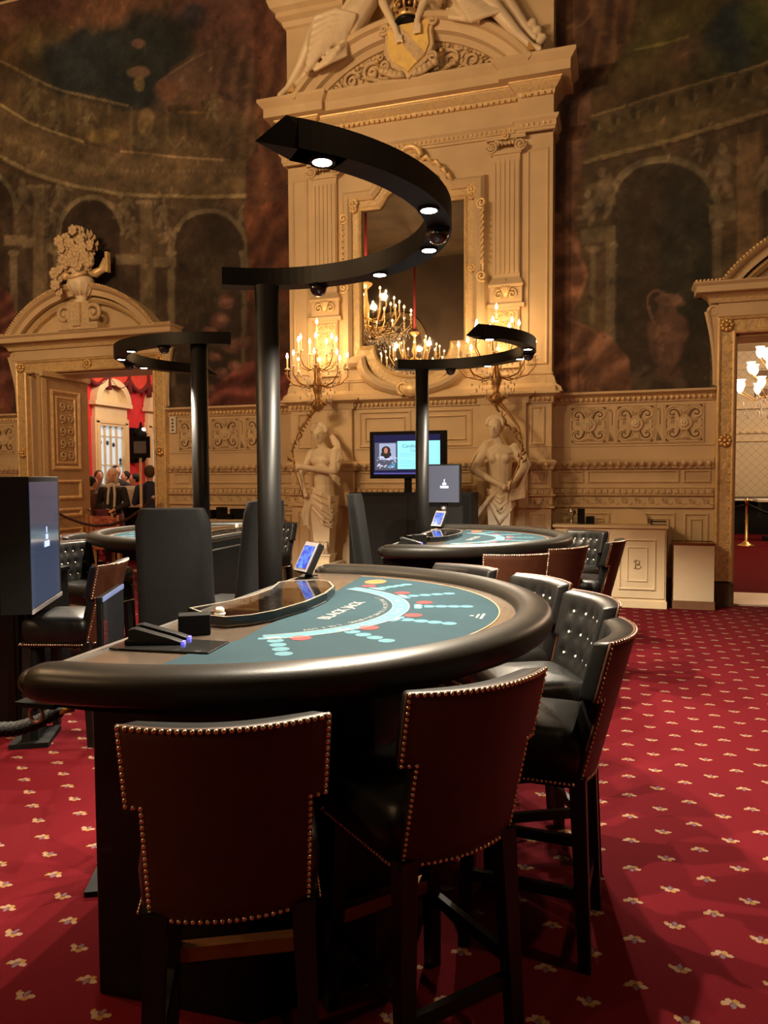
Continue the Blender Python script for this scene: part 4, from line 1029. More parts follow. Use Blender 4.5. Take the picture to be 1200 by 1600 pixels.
def make_table(label, loc, rz, full=True):
    t = thing('blackjack_table', label, 'table', loc, rz, None)
    XC = -.12
    # surround (brown laminate) and felt inlay
    poly = [(XC, -1.0)] + arc(0, 0, 1.02, -PI / 2, PI / 2, 48) + [(XC, 1.0)]
    MB().prism(poly, TZ - .05, TZ - .002).build('tabletop', M_BROWNTOP, t)
    fp = [(.135, -.92)] + halfdisc(.16, .936, 48) + [(.165, .91), (.195, .35), (.205, 0), (.20, -.35), (.21, -.55), (.15, -.70)]
    MB().prism(fp, TZ - .004, TZ).build('felt', M_FELT, t)
    MB().sweep(arc(0, 0, .936, -math.acos(.16 / .936), math.acos(.16 / .936), 48), [(0, TZ - .003), (.004, TZ - .003), (.004, TZ + .0012), (0, TZ + .0012)]).build('felt_edging', pmat('copper_edging', (.55, .27, .13), .4, .5), t)
    # padded rail: fat tube along the arc with rounded ends
    R = 1.062; pts = [(XC + .02, -R), (XC + .035, -R), (XC + .08, -R)] + arc(0, 0, R, -PI / 2, PI / 2, 56) + [(XC + .08, R), (XC + .035, R), (XC + .02, R)]
    sec = [(.066 * math.copysign(abs(math.cos(a)) ** .8, math.cos(a)), 0.049 * math.copysign(abs(math.sin(a)) ** .8, math.sin(a))) for a in [2 * PI * k / 20 for k in range(20)]]
    rl = MB(); vs = []; fs = []; n = 20; k_ = len(pts)
    for i in range(k_):
        a = Vector(pts[min(i + 1, k_ - 1)]) - Vector(pts[max(i - 1, 0)]); a.normalize(); nn = Vector((a.y, -a.x)); q = 1.0
        if i in (0, k_ - 1): q = .62
        elif i in (1, k_ - 2): q = .88
        for o, h in sec: vs.append((pts[i][0] + nn.x * o * q, pts[i][1] + nn.y * o * q, 1.093 + h * q))
    for i in range(k_ - 1):
        for j in range(n): fs.append((i * n + j, (i + 1) * n + j, (i + 1) * n + (j + 1) % n, i * n + (j + 1) % n))
    rl.add(vs, fs, True)
    for e in (0, k_ - 1):
        rl.ball((pts[e][0] + .004, pts[e][1], 1.093), (.042, .046, .034), 14, 10)
    rl.build('armrest_rail', M_RAIL, t)
    # underside apron and pedestal
    MB().prism([(XC, -.98)] + arc(0, 0, .99, -PI / 2, PI / 2, 32) + [(XC, .98)], TZ - .10, TZ - .045).build('underframe', M_BLACKM, t)
    MB().prism([(-.215, -.69), (.30, -.69), (.60, -.42), (.68, 0), (.60, .42), (.30, .69), (-.215, .69)], .0, TZ - .09).build('pedestal', M_BLACK, t, bevel=.008)
    w = MB()
    w.bx(XC - .012, XC + .006, -.97, .97, TZ - .02, TZ + .006)
    w.build('dealer_edge_strip', M_STEEL, t)
    # printed layout
    rows = [(-59, .605, .778), (-35, .605, .775), (-11, .63, .785), (13, .655, .80), (35, .645, .81), (57, .66, .80)]
    W = []; Rr = []
    for a, r0, r1 in rows:
        a = math.radians(a); P = []
        for q in range(4):
            r = r0 + .02 + (r1 - r0) * q / 3; P.append(disc(r * math.cos(a), r * math.sin(a), .026))
        c, s = math.cos(a), math.sin(a); f = lambda u, v: ((u) * c - v * s, (u) * s + v * c)
        P.append([f(r0 - .035, -.045), f(r0 - .012, -.05), f(r0 + .005, 0), f(r0 - .012, .05), f(r0 - .035, .045)])
        W.append([f(r0 - .030, -.02), f(r0 - .012, -.022), f(r0 - .012, .022), f(r0 - .03, .02)])
        printed('betting_row', M_FELTL, P, t, TZ)
        a2 = a + math.radians(7.5); Rr.append(disc((r0 + .012) * math.cos(a2), (r0 + .012) * math.sin(a2), .033))
    band = []
    a0, a1 = math.radians(-62), math.radians(66)
    printed('insurance_arc', M_FELTL, [ringpoly(.540, .600, a0, a1, 44)], t, TZ + .0003)
    for p_ in W: printed('box_marker', M_FELTW, [p_], t, TZ + .0008)
    for p_ in Rr: printed('insurance_spot', M_FELTR, [p_], t, TZ + .0004)
    W = [ringpoly(.537, .541, a0, a1, 44), ringpoly(.599, .603, a0, a1, 44)]
    for p_ in W: printed('arc_line', M_FELTW, [p_], t, TZ + .0008)
    printed('casino_emblem', M_FELTO, [disc(.283, .744, .05, 18, .07)], t, TZ)
    if full:
        # lettering
        text('lettering', 'BLACK JACK', .066, M_FELTW, t, (.362, .005, TZ + .0006), (0, 0, math.radians(86)), bold=.001)
        body = 'PAYS 3 TO 2 · DEALER MUST DRAW TO 16 AND STAND ON ALL 17'; n = len(body)
        for k, ch in enumerate(body):
            if ch == ' ': continue
            a = math.radians(-46 + 82 * k / (n - 1)); text('letter', ch, .026, M_FELTW, t, (.512 * math.cos(a), .512 * math.sin(a), TZ + .0006), (0, 0, a + PI / 2), ext=.0002)
        body = 'INSURANCE PAYS 2 TO 1'; n = len(body)
        for k, ch in enumerate(body):
            if ch == ' ': continue
            a = math.radians(-40 + 74 * k / (n - 1)); text('letter', ch, .03, M_FELTW, t, (.57 * math.cos(a), .57 * math.sin(a), TZ + .001), (0, 0, a + PI / 2), ext=.0002)
        printed('white_crest', M_FELTW, [disc(.845, .0, .008, 12), [(.862, -.035), (.870, -.035), (.870, .035), (.862, .035)], [(.878, -.05), (.888, -.05), (.888, .05), (.878, .05)]], t, TZ + .0004)
    else:
        text('lettering', 'BLACK JACK', .066, M_FELTW, t, (.362, .005, TZ + .0006), (0, 0, math.radians(86)), bold=.001)
    # chip float under a clear locking lid
    ch = MB()
    outer = [(-.115, -.27), (.02, -.38), (.085, -.395), (.15, -.34), (.195, -.25), (.235, -.05), (.240, .16), (.215, .33), (.15, .46), (.08, .50), (-.01, .46), (-.06, .40), (-.02, .22), (-.02, .02), (-.05, -.12)]
    ch.prism([(x * .97, y * .97) for x, y in outer], TZ - .003, TZ + .004)
    tr = ch.build('chip_tray', pmat('bronze_tray', (.20, .145, .10), .3, .4, var=.3, scale=30), t)
    rk = MB()
    for k in range(9):
        y = -.24 + k * .07; rk.tube([(-.0, y, TZ + .006), (.15, y + .01, TZ + .006)], .012, 6)
    rk.build('chip_rows', pmat('bronze_grooves', (.24, .16, .09), .3, .5), tr)
    lid = MB(); lid.prism(outer, TZ + .030, TZ + .036)
    lid.sweep(outer[::-1], [(-.006, TZ + .004), (0, TZ + .004), (0, TZ + .036), (-.006, TZ + .036)], closed=True)
    lo = lid.build('tray_lid', M_GLASS, t)
    ed = MB(); fr_ = outer[:8]
    ed.sweep(fr_, [(.0006, TZ + .008), (.0026, TZ + .008), (.0026, TZ + .034), (.0006, TZ + .034)]); ed.sweep(outer, [(-.004, TZ + .031), (.003, TZ + .031), (.003, TZ + .0375), (-.004, TZ + .0375)], closed=True); ed.build('lid_edge_glint', pmat('painted_edge_glint', (.22, .19, .15), .2, var=.08), lo)  # pale strips on the lid edge imitate the light that clear acrylic catches
    lk = MB(); lk.lathe([(.014, 0), (.016, .004), (.016, .016), (.010, .022), (0, .023)], 16, (.035, -.34, TZ + .036)); lk.lathe([(.02, 0), (.02, .004)], 16, (.035, -.34, TZ + .034))
    lk.build('lid_lock', M_BUTTON, t)
    return t
C0 = Vector((-1.336, -7.306, 0)); A0 = math.radians(2.6)
tabA = make_table('nearest semicircular blackjack table with teal felt and thick black padded rail', C0, A0)
tabB = make_table('blackjack table standing behind the nearest one, in front of the television', (-1.45, -4.06, 0), A0, False)
tabC = make_table('blackjack table at the left in front of the open doorway', (-3.33, -4.03, 0), A0 + PI, False)

def tl(x, y, z=0.0, C=C0, A=A0):
    return Vector((C[0] + x * math.cos(A) - y * math.sin(A), C[1] + x * math.sin(A) + y * math.cos(A), z))
# things lying on the tables
def shoe_plate(C, A, near=True):
    p = tl(.035, -.655, TZ, C, A)
    o = MB().prism([(-.14, -.10), (.17, -.09), (.165, .055), (-.155, .06)], 0, .006).build('base_plate', pmat('black_gloss_plate', (.012, .012, .012), .12, var=.1), None, p, A + .02, bevel=.002)
    tag(o, 'glossy black metal plate let into the dealer corner of the ' + ('nearest' if near else 'second') + ' table', 'plate')
    t = thing('card_shoe', 'black twin card shoe on the glossy plate of the ' + ('nearest' if near else 'second') + ' table', 'card shoe', tl(-.01, -.655, TZ + .006, C, A), A + .25)
    for s in (-1, 1):
        w = MB(); y = s * .032
        w.prism([(-.07, 0), (.075, 0), (.09, .008), (.05, .022), (-.05, .05), (-.07, .046)], y - .017, y + .017, 'xz'); w.build('deck_chute', M_BLACK, t, bevel=.004)
    MB().bx(.084, .094, -.042, -.022, .0, .009).bx(.084, .094, .022, .042, 0, .009).build('blue_lit_slot', emat('blue_led', (.12, .12, .9), 1.0), t)
    MB().bx(-.08, -.01, -.052, .052, 0, .016).build('body', M_BLACKM, t, bevel=.004)
    o = MB().bx(-.05, .05, -.03, .03, 0, .065).build('discard_holder', M_BLACKM, None, tl(.03, -.50, TZ, C, A), A + .5, bevel=.004)
    tag(o, 'small matt black box beside the card shoe on the ' + ('nearest' if near else 'second') + ' table', 'box')
shoe_plate(C0, A0); shoe_plate((-1.45, -4.06, 0), A0, False)
M_BLUE = bpy.data.materials.new('blue_touch_screen'); M_BLUE.use_nodes = True
nt = M_BLUE.node_tree; b_ = nt.nodes['Principled BSDF']; tc_ = nt.nodes.new('ShaderNodeTexCoord'); nz = nt.nodes.new('ShaderNodeTexNoise'); nz.inputs['Scale'].default_value = 18; nz.inputs['Distortion'].default_value = 2
cr = nt.nodes.new('ShaderNodeValToRGB'); cr.color_ramp.elements[0].position = .4; cr.color_ramp.elements[0].color = (.04, .07, .55, 1); cr.color_ramp.elements[1].position = .7; cr.color_ramp.elements[1].color = (.18, .42, .95, 1)
nt.links.new(tc_.outputs['Object'], nz.inputs['Vector']); nt.links.new(nz.outputs['Fac'], cr.inputs['Fac']); nt.links.new(cr.outputs['Color'], b_.inputs['Emission Color']); b_.inputs['Emission Strength'].default_value = 1.0; b_.inputs['Base Color'].default_value = (.01, .01, .03, 1); b_.inputs['Roughness'].default_value = .15
def tablet(loc, rz, label):
    t = thing('touch_screen', label, 'screen', loc, rz)
    T = Matrix.Translation((0, 0, .115)) @ Matrix.Rotation(math.radians(-28), 4, 'X')
    MB().box((0, .016, 0), (.125, .035, .155), T).build('housing', M_BLACKM, t, bevel=.005)
    MB().box((0, -.0035, 0), (.119, .004, .149), T).build('bezel', pmat('grey_bezel', (.22, .2, .2), .3), t)
    MB().box((0, -.006, -.002), (.098, .003, .115), T).build('display', M_BLUE, t)
    w = MB(); w.lathe([(.055, 0), (.055, .012), (.03, .018)], 18); w.tube([(0, 0, .012), (0, .02, .05), (0, .03, .10)], .016, 8); w.build('stand', M_BLACKM, t)
    w = MB(); w.tube([(.0, .03, .02), (-.06, .05, .006), (-.12, .0, .005), (-.16, .08, .005), (-.11, .12, .005)], .004, 6); w.build('cable', M_BLACKM, t)
    return t
tablet(tl(-.045, .70, TZ), math.radians(-38), 'small blue touch screen on a stand at the far corner of the nearest table')
tablet((-1.52, -3.42, TZ), math.radians(-30), 'small blue touch screen on a stand on the second table, beside the pole')

# ================================================================== BAR STOOLS
def make_stool(label):
    t = thing('bar_stool', label, 'bar stool')
    # legs: square, tapering, splayed
    for sx in (-1, 1):
        for y0, y1 in ((-.175, -.205), (.175, .195)):
            w = MB(); a = Vector((sx * .165, y0, .62)); b = Vector((sx * .188, y1, 0)); ra, rb = .026, .019
            vs = [a + Vector((i * ra, j * ra, 0)) for i, j in ((-1, -1), (1, -1), (1, 1), (-1, 1))] + [b + Vector((i * rb, j * rb, 0)) for i, j in ((-1, -1), (1, -1), (1, 1), (-1, 1))]
            w.add(vs, [(0, 1, 2, 3), (7, 6, 5, 4), (0, 4, 5, 1), (1, 5, 6, 2), (2, 6, 7, 3), (3, 7, 4, 0)]); w.build('leg', M_WOODB, t)
    for sx in (-1, 1): MB().bx(sx * .178 - .011, sx * .178 + .011, -.19, .19, .225, .262).build('stretcher', M_WOODB, t)
    MB().bx(-.18, .18, -.20, -.178, .165, .205).build('stretcher', M_WOODB, t)
    fr = MB().bx(-.18, .18, .178, .204, .255, .298).build('footrest', M_WOODB, t)
    MB().bx(-.16, .16, .172, .210, .298, .303).bx(-.16, .16, .204, .2085, .262, .300).bx(-.16, .16, .173, .178, .262, .300).build('brass_kick_plate', M_BRASSD, fr)
    MB().bx(-.195, .195, -.195, .205, .595, .625).build('seat_frame', M_WOODB, t)
    # upholstered seat
    w = MB(); nx, ny = 9, 9; vs = []; fs = []
    for lev, (zz, ins) in enumerate(((.615, 0.0), (.70, -.006), (.745, .0), (.768, .018), (.778, .05))):
        for k in range(40):
            a = 2 * PI * k / 40; ca, sa = math.cos(a), math.sin(a); e = .28
            vs.append(((.205 - ins) * math.copysign(abs(ca) ** e, ca), .01 + (.205 - ins) * math.copysign(abs(sa) ** e, sa), zz))
    for l in range(4):
        for k in range(40): fs.append((l * 40 + k, l * 40 + (k + 1) % 40, (l + 1) * 40 + (k + 1) % 40, (l + 1) * 40 + k))
    vs.append((0, .01, .792)); c_ = len(vs) - 1
    for k in range(40): fs.append((160 + k, 160 + (k + 1) % 40, c_))
    fs.append(tuple(range(39, -1, -1))); w.add(vs, fs, True); w.build('seat', M_LEATH, t)
    # curved T shaped backrest
    HB, HT, HS = .60, 1.085, .885
    def yb(x, z): return -.215 - .125 * (z - HB) / (HT - HB) + 1.25 * x * x
    def wid(z): return .183 + .006 * (z - HB) / (HT - HB)
    def wtop(z): return .221 + .005 * (z - HS) / (HT - HS)
    btn = [(x, z) for z in (.82, .91, 1.0) for x in (-.135, -.045, .045, .135)]
    def thick(x, z):
        th = .062 + .012 * max(0, 1 - (x / .22) ** 4)
        for bx_, bz_ in btn: th -= .020 * math.exp(-((x - bx_) ** 2 + (z - bz_) ** 2) / .0006)
        return th
    def back_shell(w, front):
        n = 30 if front else 16; nlo, nhi = (13, 10) if front else (6, 5); nw = 2
        zs = [HB + (HS - HB) * k / nlo for k in range(nlo + 1)] + [HS + (HT - HS) * k / nhi for k in range(1, nhi + 1)]
        vs = []; idx = {}
        def pt(x, z, side):
            sl = 2.5 * x; nrm = math.sqrt(1 + sl * sl)
            th = (thick(x, z) if side else 0.0) if front else (.006 if side else -.006)
            zz = z - (.012 if side and front and z > HT - 1e-6 else 0)
            return (x - sl / nrm * th * .9, yb(x, z) + th / nrm, zz)
        quads = []
        for j, z in enumerate(zs):
            xs = [wid(z) * (-1 + 2 * i / n) for i in range(n + 1)]
            if j >= nlo:
                xs = [-wtop(z) + (wtop(z) - wid(z)) * q / nw for q in range(nw)] + xs + [wid(z) + (wtop(z) - wid(z)) * (q + 1) / nw for q in range(nw)]
            off = 0 if j >= nlo else nw
            for i, x in enumerate(xs):
                for side in (0, 1):
                    idx[(j, i + off, side)] = len(vs); vs.append(pt(x, z, side))
        tot = n + 2 * nw
        edge = {}
        for j in range(len(zs) - 1):
            for i in range(tot):
                ks = [(j, i), (j, i + 1), (j + 1, i + 1), (j + 1, i)]
                if all(k + (0,) in idx for k in ks):
                    quads.append(tuple(idx[k + (0,)] for k in ks)); quads.append(tuple(idx[k + (1,)] for k in reversed(ks)))
                    for a_, b_ in zip(ks, ks[1:] + ks[:1]):
                        if (b_, a_) in edge: del edge[(b_, a_)]
                        else: edge[(a_, b_)] = 1
        for a_, b_ in edge: quads.append((idx[b_ + (0,)], idx[a_ + (0,)], idx[a_ + (1,)], idx[b_ + (1,)]))
        w.add(vs, quads, True)
    w = MB(); back_shell(w, True); o = w.build('backrest', M_LEATH, t)
    bv = o.modifiers.new('b', 'BEVEL'); bv.width = .010; bv.segments = 2; bv.limit_method = 'ANGLE'; bv.angle_limit = math.radians(55)
    w = MB(); back_shell(w, False); ob = w.build('outer_back', M_BROWN, t, label='brown leather outer back')
    bv = ob.modifiers.new('b', 'BEVEL'); bv.width = .003; bv.segments = 1; bv.limit_method = 'ANGLE'; bv.angle_limit = math.radians(55)
    # button tufts
    for x, z in btn:
        th = .062 + .012 - .014; MB().ball((x * (1 - 2.2 * th), yb(x, z) + th - .004, z), (.008, .006, .008), 8, 6).build('button', M_BUTTON, t)
    # nailhead trim
    nb = MB(); out = []
    def run(p, q, step=.0155):
        L_ = math.dist(p, q); n_ = max(2, int(L_ / step))
        for k in range(n_): out.append((p[0] + (q[0] - p[0]) * k / n_, p[1] + (q[1] - p[1]) * k / n_))
    e = .006
    poly = [(-wid(HB) + e, HB + e), (-wid(HS) + e, HS + e), (-wtop(HS) + e, HS + e), (-wtop(HT) + e, HT - e), (wtop(HT) - e, HT - e), (wtop(HS) - e, HS + e), (wid(HS) - e, HS + e), (wid(HB) - e, HB + e)]
    for a, b in zip(poly, poly[1:] + poly[:1]): run(a, b)
    for x, z in out: nb.ball((x, yb(x, z) - .007, z), (.0062, .004, .0062), 6, 4)
    nb.build('nailhead_trim', M_NAIL, t); nb = MB()
    for k in range(27):
        for sx in (-1, 1): nb.ball((sx * .206, -.165 + .375 * k / 26, .612), (.004, .0062, .0062), 6, 4)
        nb.ball((-.195 + .39 * k / 26, .2165, .612), (.0062, .004, .0062), 6, 4)
    nb.build('nailhead_trim', M_NAIL, t)
    return t
def put_stool(top, face, label, first=None):
    """top: middle of the top edge of the back (world xy), face: direction the sitter looks"""
    f = Vector((face[0], face[1])).normalized(); p = Vector(top) + f * .280; rz = math.atan2(-f.x, f.y)
    if first is None: return dup(stool0, (p.x, p.y, 0), rz, label)
    first.location = (p.x, p.y, 0); first.rotation_euler = (0, 0, rz); return first
stool0 = make_stool('brown backed bar stool nearest the left end of the front table, its back to us')
put_stool((-.794, -8.475), (-.45, .89), '', stool0)
put_stool((-.326, -8.017), (-.76, .65), 'brown backed bar stool with studded edge, second from the left at the front table')
put_stool((.0, -7.27), (-1, .06), 'leather bar stool seen from its side, at the right of the front table')
put_stool((-.089, -6.612), (-.89, -.45), 'tufted black leather bar stool right behind the side-on one at the front table')
put_stool((-.358, -6.087), (-.74, -.67), 'tufted black bar stool peeping over the right rear rail of the front table')
put_stool((-.823, -5.70), (-.44, -.90), 'bar stool at the far rail of the front table, only its tufted top showing')
put_stool((-.632, -4.973), (-.42, .91), 'brown backed bar stool at the left of the two before the second table')
put_stool((-.33, -4.42), (-.82, .56), 'brown backed bar stool at the right of the two before the second table')
put_stool((.0, -3.70), (-.98, .18), 'bar stool standing side-on before the cream cabinet, brown back towards the right')
put_stool((-.26, -2.70), (-.53, -.85), 'tufted black bar stool at the right rear of the second table, before the cabinet')
put_stool((-.86, -2.40), (-.3, -.95), 'bar stool behind the far rail of the second table, only its top edge showing')
# stools of the left table
put_stool((-4.72, -4.30), (.97, .25), 'tufted black bar stool at the rounded end of the left table')
put_stool((-4.30, -2.95), (.6, -.8), 'tufted black bar stool half hidden under the rail of the left table')
q_ = atd(105, 862, 6.0); put_stool((q_.x, q_.y), (.98, -.1), 'bar stool with pale shining seat beside the upright display')
q_ = atd(177, 884, 4.55); put_stool((q_.x, q_.y), (-.95, -.25), 'low seen black bar stool with rounded rim in front of the left table')
put_stool((-3.62, -2.22), (-.2, -.98), 'bar stool at the wall between the big black pole and the left statue')

# ================================================================== DEALER CHAIRS
def make_dealer(label):
    t = thing('dealer_chair', label, 'chair')
    w = MB(); vs = []; fs = []; nz = 12; m = 20
    for k in range(nz + 1):
        q = k / nz; z = .62 + .80 * q; hw = .205 - .01 * q - (.03 if q > .98 else 0); y = -.24 - .10 * q
        for i in range(m):
            a = 2 * PI * i / m; ca, sa = math.cos(a), math.sin(a); x = hw * math.copysign(abs(ca) ** .25, ca); yy = (.055 - .012 * q) * math.copysign(abs(sa) ** .4, sa)
            vs.append((x, y + yy + .5 * x * x, z + (.015 if q == 1 else 0)))
    for k in range(nz):
        for i in range(m): fs.append((k * m + i, k * m + (i + 1) % m, (k + 1) * m + (i + 1) % m, (k + 1) * m + i))
    fs.append(tuple(range(m))); fs.append(tuple(nz * m + i for i in range(m - 1, -1, -1)))
    w.add(vs, fs, True); w.build('backrest', pmat('charcoal_fabric', (.0032, .0033, .0034), .8, spec=.25, var=.15, scale=30, bump=.2, bscale=300), t, bevel=.02)
    w = MB(); w.prism([(x, y) for x, y in [(-.23, -.2), (.23, -.2), (.25, .1), (.2, .26), (-.2, .26), (-.25, .1)]], .64, .73); w.build('seat', M_LEATH, t, bevel=.035, seg=3)
    MB().lathe([(.03, .05), (.03, .64)], 14).build('gas_lift', M_STEEL, t)
    for k in range(5):
        a = 2 * PI * k / 5 + .3; MB().tube([(0, 0, .10), (.28 * math.cos(a), .28 * math.sin(a), .065)], [.03, .018], 8).ball((.28 * math.cos(a), .28 * math.sin(a), .032), .032, 10, 8).build('base_arm', M_BLACKM, t)
    return t
d0 = make_dealer('tall charcoal dealer chair with white sticker on its back, behind the front table')
d0.location = (-2.37, -6.15, 0); d0.rotation_euler = (0, 0, math.radians(22))
st = MB().bx(-.026, .026, -.353, -.349, 1.19, 1.245).build('sticker', M_WHITE, d0, label='white sticker with black print')
MB().bx(-.002, .018, -.355, -.352, 1.205, 1.23).bx(-.018, -.008, -.355, -.352, 1.215, 1.222).build('print_mark', M_BLACKM, st)
d1 = make_dealer('tall black dealer chair seen from the side between the two dark poles'); d1.location = (-2.62, -5.20, 0); d1.rotation_euler = (0, 0, math.radians(80))
d2 = make_dealer('narrow tall black dealer chair in front of the black console, left of the thin pole'); d2.location = (-1.98, -3.40, 0); d2.rotation_euler = (0, 0, math.radians(-82))
p = atd(594, 884, 5.9)
t = thing('stool', 'round black padded stool just showing behind the far rail of the front table', 'stool', (p.x, p.y, 0))
MB().lathe([(.0, .785), (.10, .785), (.115, .805), (.115, .83), (.095, .86), (.0, .882)], 24).build('seat', M_LEATH, t); MB().lathe([(.22, 0), (.22, .02), (.04, .05), (.03, .785)], 20).build('pedestal', M_BLACKM, t)

# ================================================================== RING LAMPS ON POLES
RZ = 2.575; RH = .088; RO, RI = .884, .785
def make_lamp(label, pole, ctr, a0, a1, dirn, spots, domes):
    """ring from angle a0 (at the pole) to a1"""
    t = thing('ring_lamp', label, 'lamp', (pole[0], pole[1], 0))
    ox, oy = ctr[0] - pole[0], ctr[1] - pole[1]
    w = MB(); w.lathe([(.062, 0.0), (.062, RZ)], 32); w.build('pole', M_RING, t)
    MB().lathe([(.15, 0), (.15, .012), (.07, .03), (.064, .06)], 32).build('floor_flange', M_RING, t)
    n = 64; vs = []; fs = []
    for k in range(n + 1):
        sg = 1 if a1 > a0 else -1; last = k == n
        a = math.radians(a0 + (a1 - a0) * k / n); ai = a - sg * math.radians(9) if last else a; at = a - sg * math.radians(6) if last else a; ati = a - sg * math.radians(12) if last else a
        if k >= n - 2 and not last: a = ai = at = ati = math.radians(a1 - sg * (13 + 3 * (n - k)))
        for r, z, aa in ((RI, RZ, ai), (RO, RZ, a), (RO, RZ + RH, at), (RI, RZ + RH, ati)):
            vs.append((ox + r * math.cos(aa), oy + r * math.sin(aa), z))
    for k in range(n):
        for q in range(4): fs.append((k * 4 + q, k * 4 + (q + 1) % 4, k * 4 + 4 + (q + 1) % 4, k * 4 + 4 + q))
    fs.append((0, 1, 2, 3)); fs.append((n * 4 + 3, n * 4 + 2, n * 4 + 1, n * 4))
    w = MB(); w.add(vs, fs, False); o = w.build('ring', M_RING, t)
    for p_ in o.data.polygons: p_.use_smooth = False
    rm = (RO + RI) / 2 - .005
    for a in spots:
        a = math.radians(a); x, y = ox + rm * math.cos(a), oy + rm * math.sin(a)
        d = MB().lathe([(.030, -.006), (.040, -.009), (.043, 0), (.043, .004)], 22, (x, y, RZ), cap=False).build('downlight', M_RING, t)
        MB().lathe([(0, -.007), (.031, -.006)], 22, (x, y, RZ), cap=False).build('lens', M_LED, d)
        L_ = bpy.data.lights.new('spot', 'SPOT'); L_.energy = SPOT_W; L_.color = (1.0, .86, .66); L_.spot_size = math.radians(128); L_.spot_blend = .35; L_.shadow_soft_size = .014
        lo = bpy.data.objects.new('downlight_beam', L_); COL.objects.link(lo); lo.parent = t; lo.location = (x, y, RZ - .02)
    for a in domes:
        a = math.radians(a); x, y = ox + rm * math.cos(a), oy + rm * math.sin(a)
        d = MB().lathe([(.046, -.012), (.05, 0), (.05, .004)], 24, (x, y, RZ)).build('camera_dome', M_BLACKM, t)
        MB().lathe([(0, -.058), (.018, -.055), (.033, -.044), (.042, -.028), (.045, -.010)], 24, (x, y, RZ)).build('smoked_bubble', pmat('smoked_bubble', (.02, .02, .02), .04, var=0, coat=1.0), d)
    return t
SPOT_W = 200.0
make_lamp('big black ring lamp curving from a thick pole over the nearest table', (-1.735, -6.346), (-1.50, -7.12), 123, -57, -1, (62, 31, -3, -42), (88, 13))
make_lamp('black ring lamp on a thin pole above the second table', (-1.735, -3.17), (-1.505, -3.95), 123, -57, -1, (62, 31, -3, -42), (88, 13))
make_lamp('black ring lamp on a pole at the left in front of the doorway', (-2.985, -4.955), (-3.215, -4.18), 303, 123, -1, (242, 211, 177, 138), (268, 193))

# ================================================================== DISPLAYS
def emblem(par, M, s=1.0):
    """little blue-white crest: drop, short bar, long bar"""
    w = MB(); w.box((0, 0, .040 * s), (.010 * s, .002, .028 * s), M); w.box((0, 0, .010 * s), (.040 * s, .002, .022 * s), M); w.box((0, 0, -.022 * s), (.084 * s, .002, .026 * s), M)
    return w.build('crest', emat('pale_blue_crest', (.42, .52, .95), 1.0), par)
def slab_display(t, w, h, d, scr, margin=(.03, .03, .03, .03)):
    """screen facing -y, bottom at z=0"""
    MB().bx(-w / 2, w / 2, 0.0, d, 0, h).build('housing', M_BLACKM, t, bevel=.004)
    l, r, b, tp = margin
    return MB().bx(-w / 2 + l, w / 2 - r, -.003, .002, b, h - tp).build('display', scr, t)
# upright display at far left
pA, pB = atd(47, 850, 4.15), atd(94, 850, 4.85)
dx = Vector((pB.x - pA.x, pB.y - pA.y)); wd = dx.length; ang = math.atan2(dx.y, dx.x)
M_SLATE = pmat('slate_blue_screen', (.02, .022, .03), .12, var=.05, emit=(.030, .040, .072), estr=1.0)
t = thing('upright_display', 'tall black boxed display with slate blue screen at the left edge', 'display', ((pA.x + pB.x) / 2, (pA.y + pB.y) / 2, .83), ang)
slab_display(t, wd, .775, .165, M_SLATE, (.006, .05, .03, .03))
emblem(t, Matrix.Translation((.0, -.005, .40)), 1.35)
MB().bx(-.10, .10, .05, .11, -.83, .0).build('stand', M_BLACKM, t); MB().bx(-.16, .16, -.02, .20, -.83, -.80).build('foot', M_BLACKM, t)
MB().bx(-wd / 2, wd / 2, -.006, .0, .0, .024).build('lower_bezel', pmat('grey_bezel', (.22, .2, .2), .3), t)
p = onz(22, 1156, 0)
t = thing('black_cabinet', 'low black cabinet cut off by the left edge of the picture', 'cabinet', (p.x - .42, p.y + .30, 0), math.radians(12))
MB().bx(-.35, .35, -.30, .30, .03, .96).build('body', M_BLACKM, t, bevel=.006); MB().bx(-.36, .36, -.31, .31, .96, .985).build('top', M_BLACK, t)
MB().bx(-.32, .32, -.305, -.298, .08, .92).build('door', M_BLACK, t)
# low dark monitor behind the dealer edge
pA, pB = atd(159, 930, 2.75), atd(192, 917, 3.10)
dx = Vector((pB.x - pA.x, pB.y - pA.y)); wd = dx.length; ang = math.atan2(dx.y, dx.x)
t = thing('dark_monitor', 'small dark glossy monitor turned sideways behind the dealer end of the front table', 'monitor', ((pA.x + pB.x) / 2, (pA.y + pB.y) / 2, .88), ang)
slab_display(t, wd, .275, .022, pmat('dark_glossy_glass', (.008, .008, .01), .05, var=0, coat=1.0), (.004, .006, .02, .02))
MB().bx(-wd / 2, wd / 2, -.004, .0, 0, .02).bx(-wd / 2, wd / 2, -.004, 0, .257, .275).build('blue_trim', pmat('blue_grey_trim', (.08, .11, .24), .2), t)
MB().bx(-.05, .05, .004, .02, -.88, 0).build('stand', M_BLACKM, t); MB().bx(-.14, .14, -.05, .10, -.88, -.86).build('foot', M_BLACKM, t)
# black console under the television
q0, q1 = onwall(545, 770, -1.75), onwall(736, 770, -1.75)
t = thing('black_console', 'wide black console cabinet below the television', 'cabinet', ((q0.x + q1.x) / 2, -1.75, 0)); hw = (q1.x - q0.x) / 2
MB().bx(-hw, hw, 0, .45, 0, q0.z).build('body', M_BLACKM, t, bevel=.005); MB().bx(-hw + .02, -.01, -.006, .0, .06, q0.z - .04).build('door', M_BLACK, t); MB().bx(.01, hw - .02, -.006, .0, .06, q0.z - .04).build('door', M_BLACK, t)
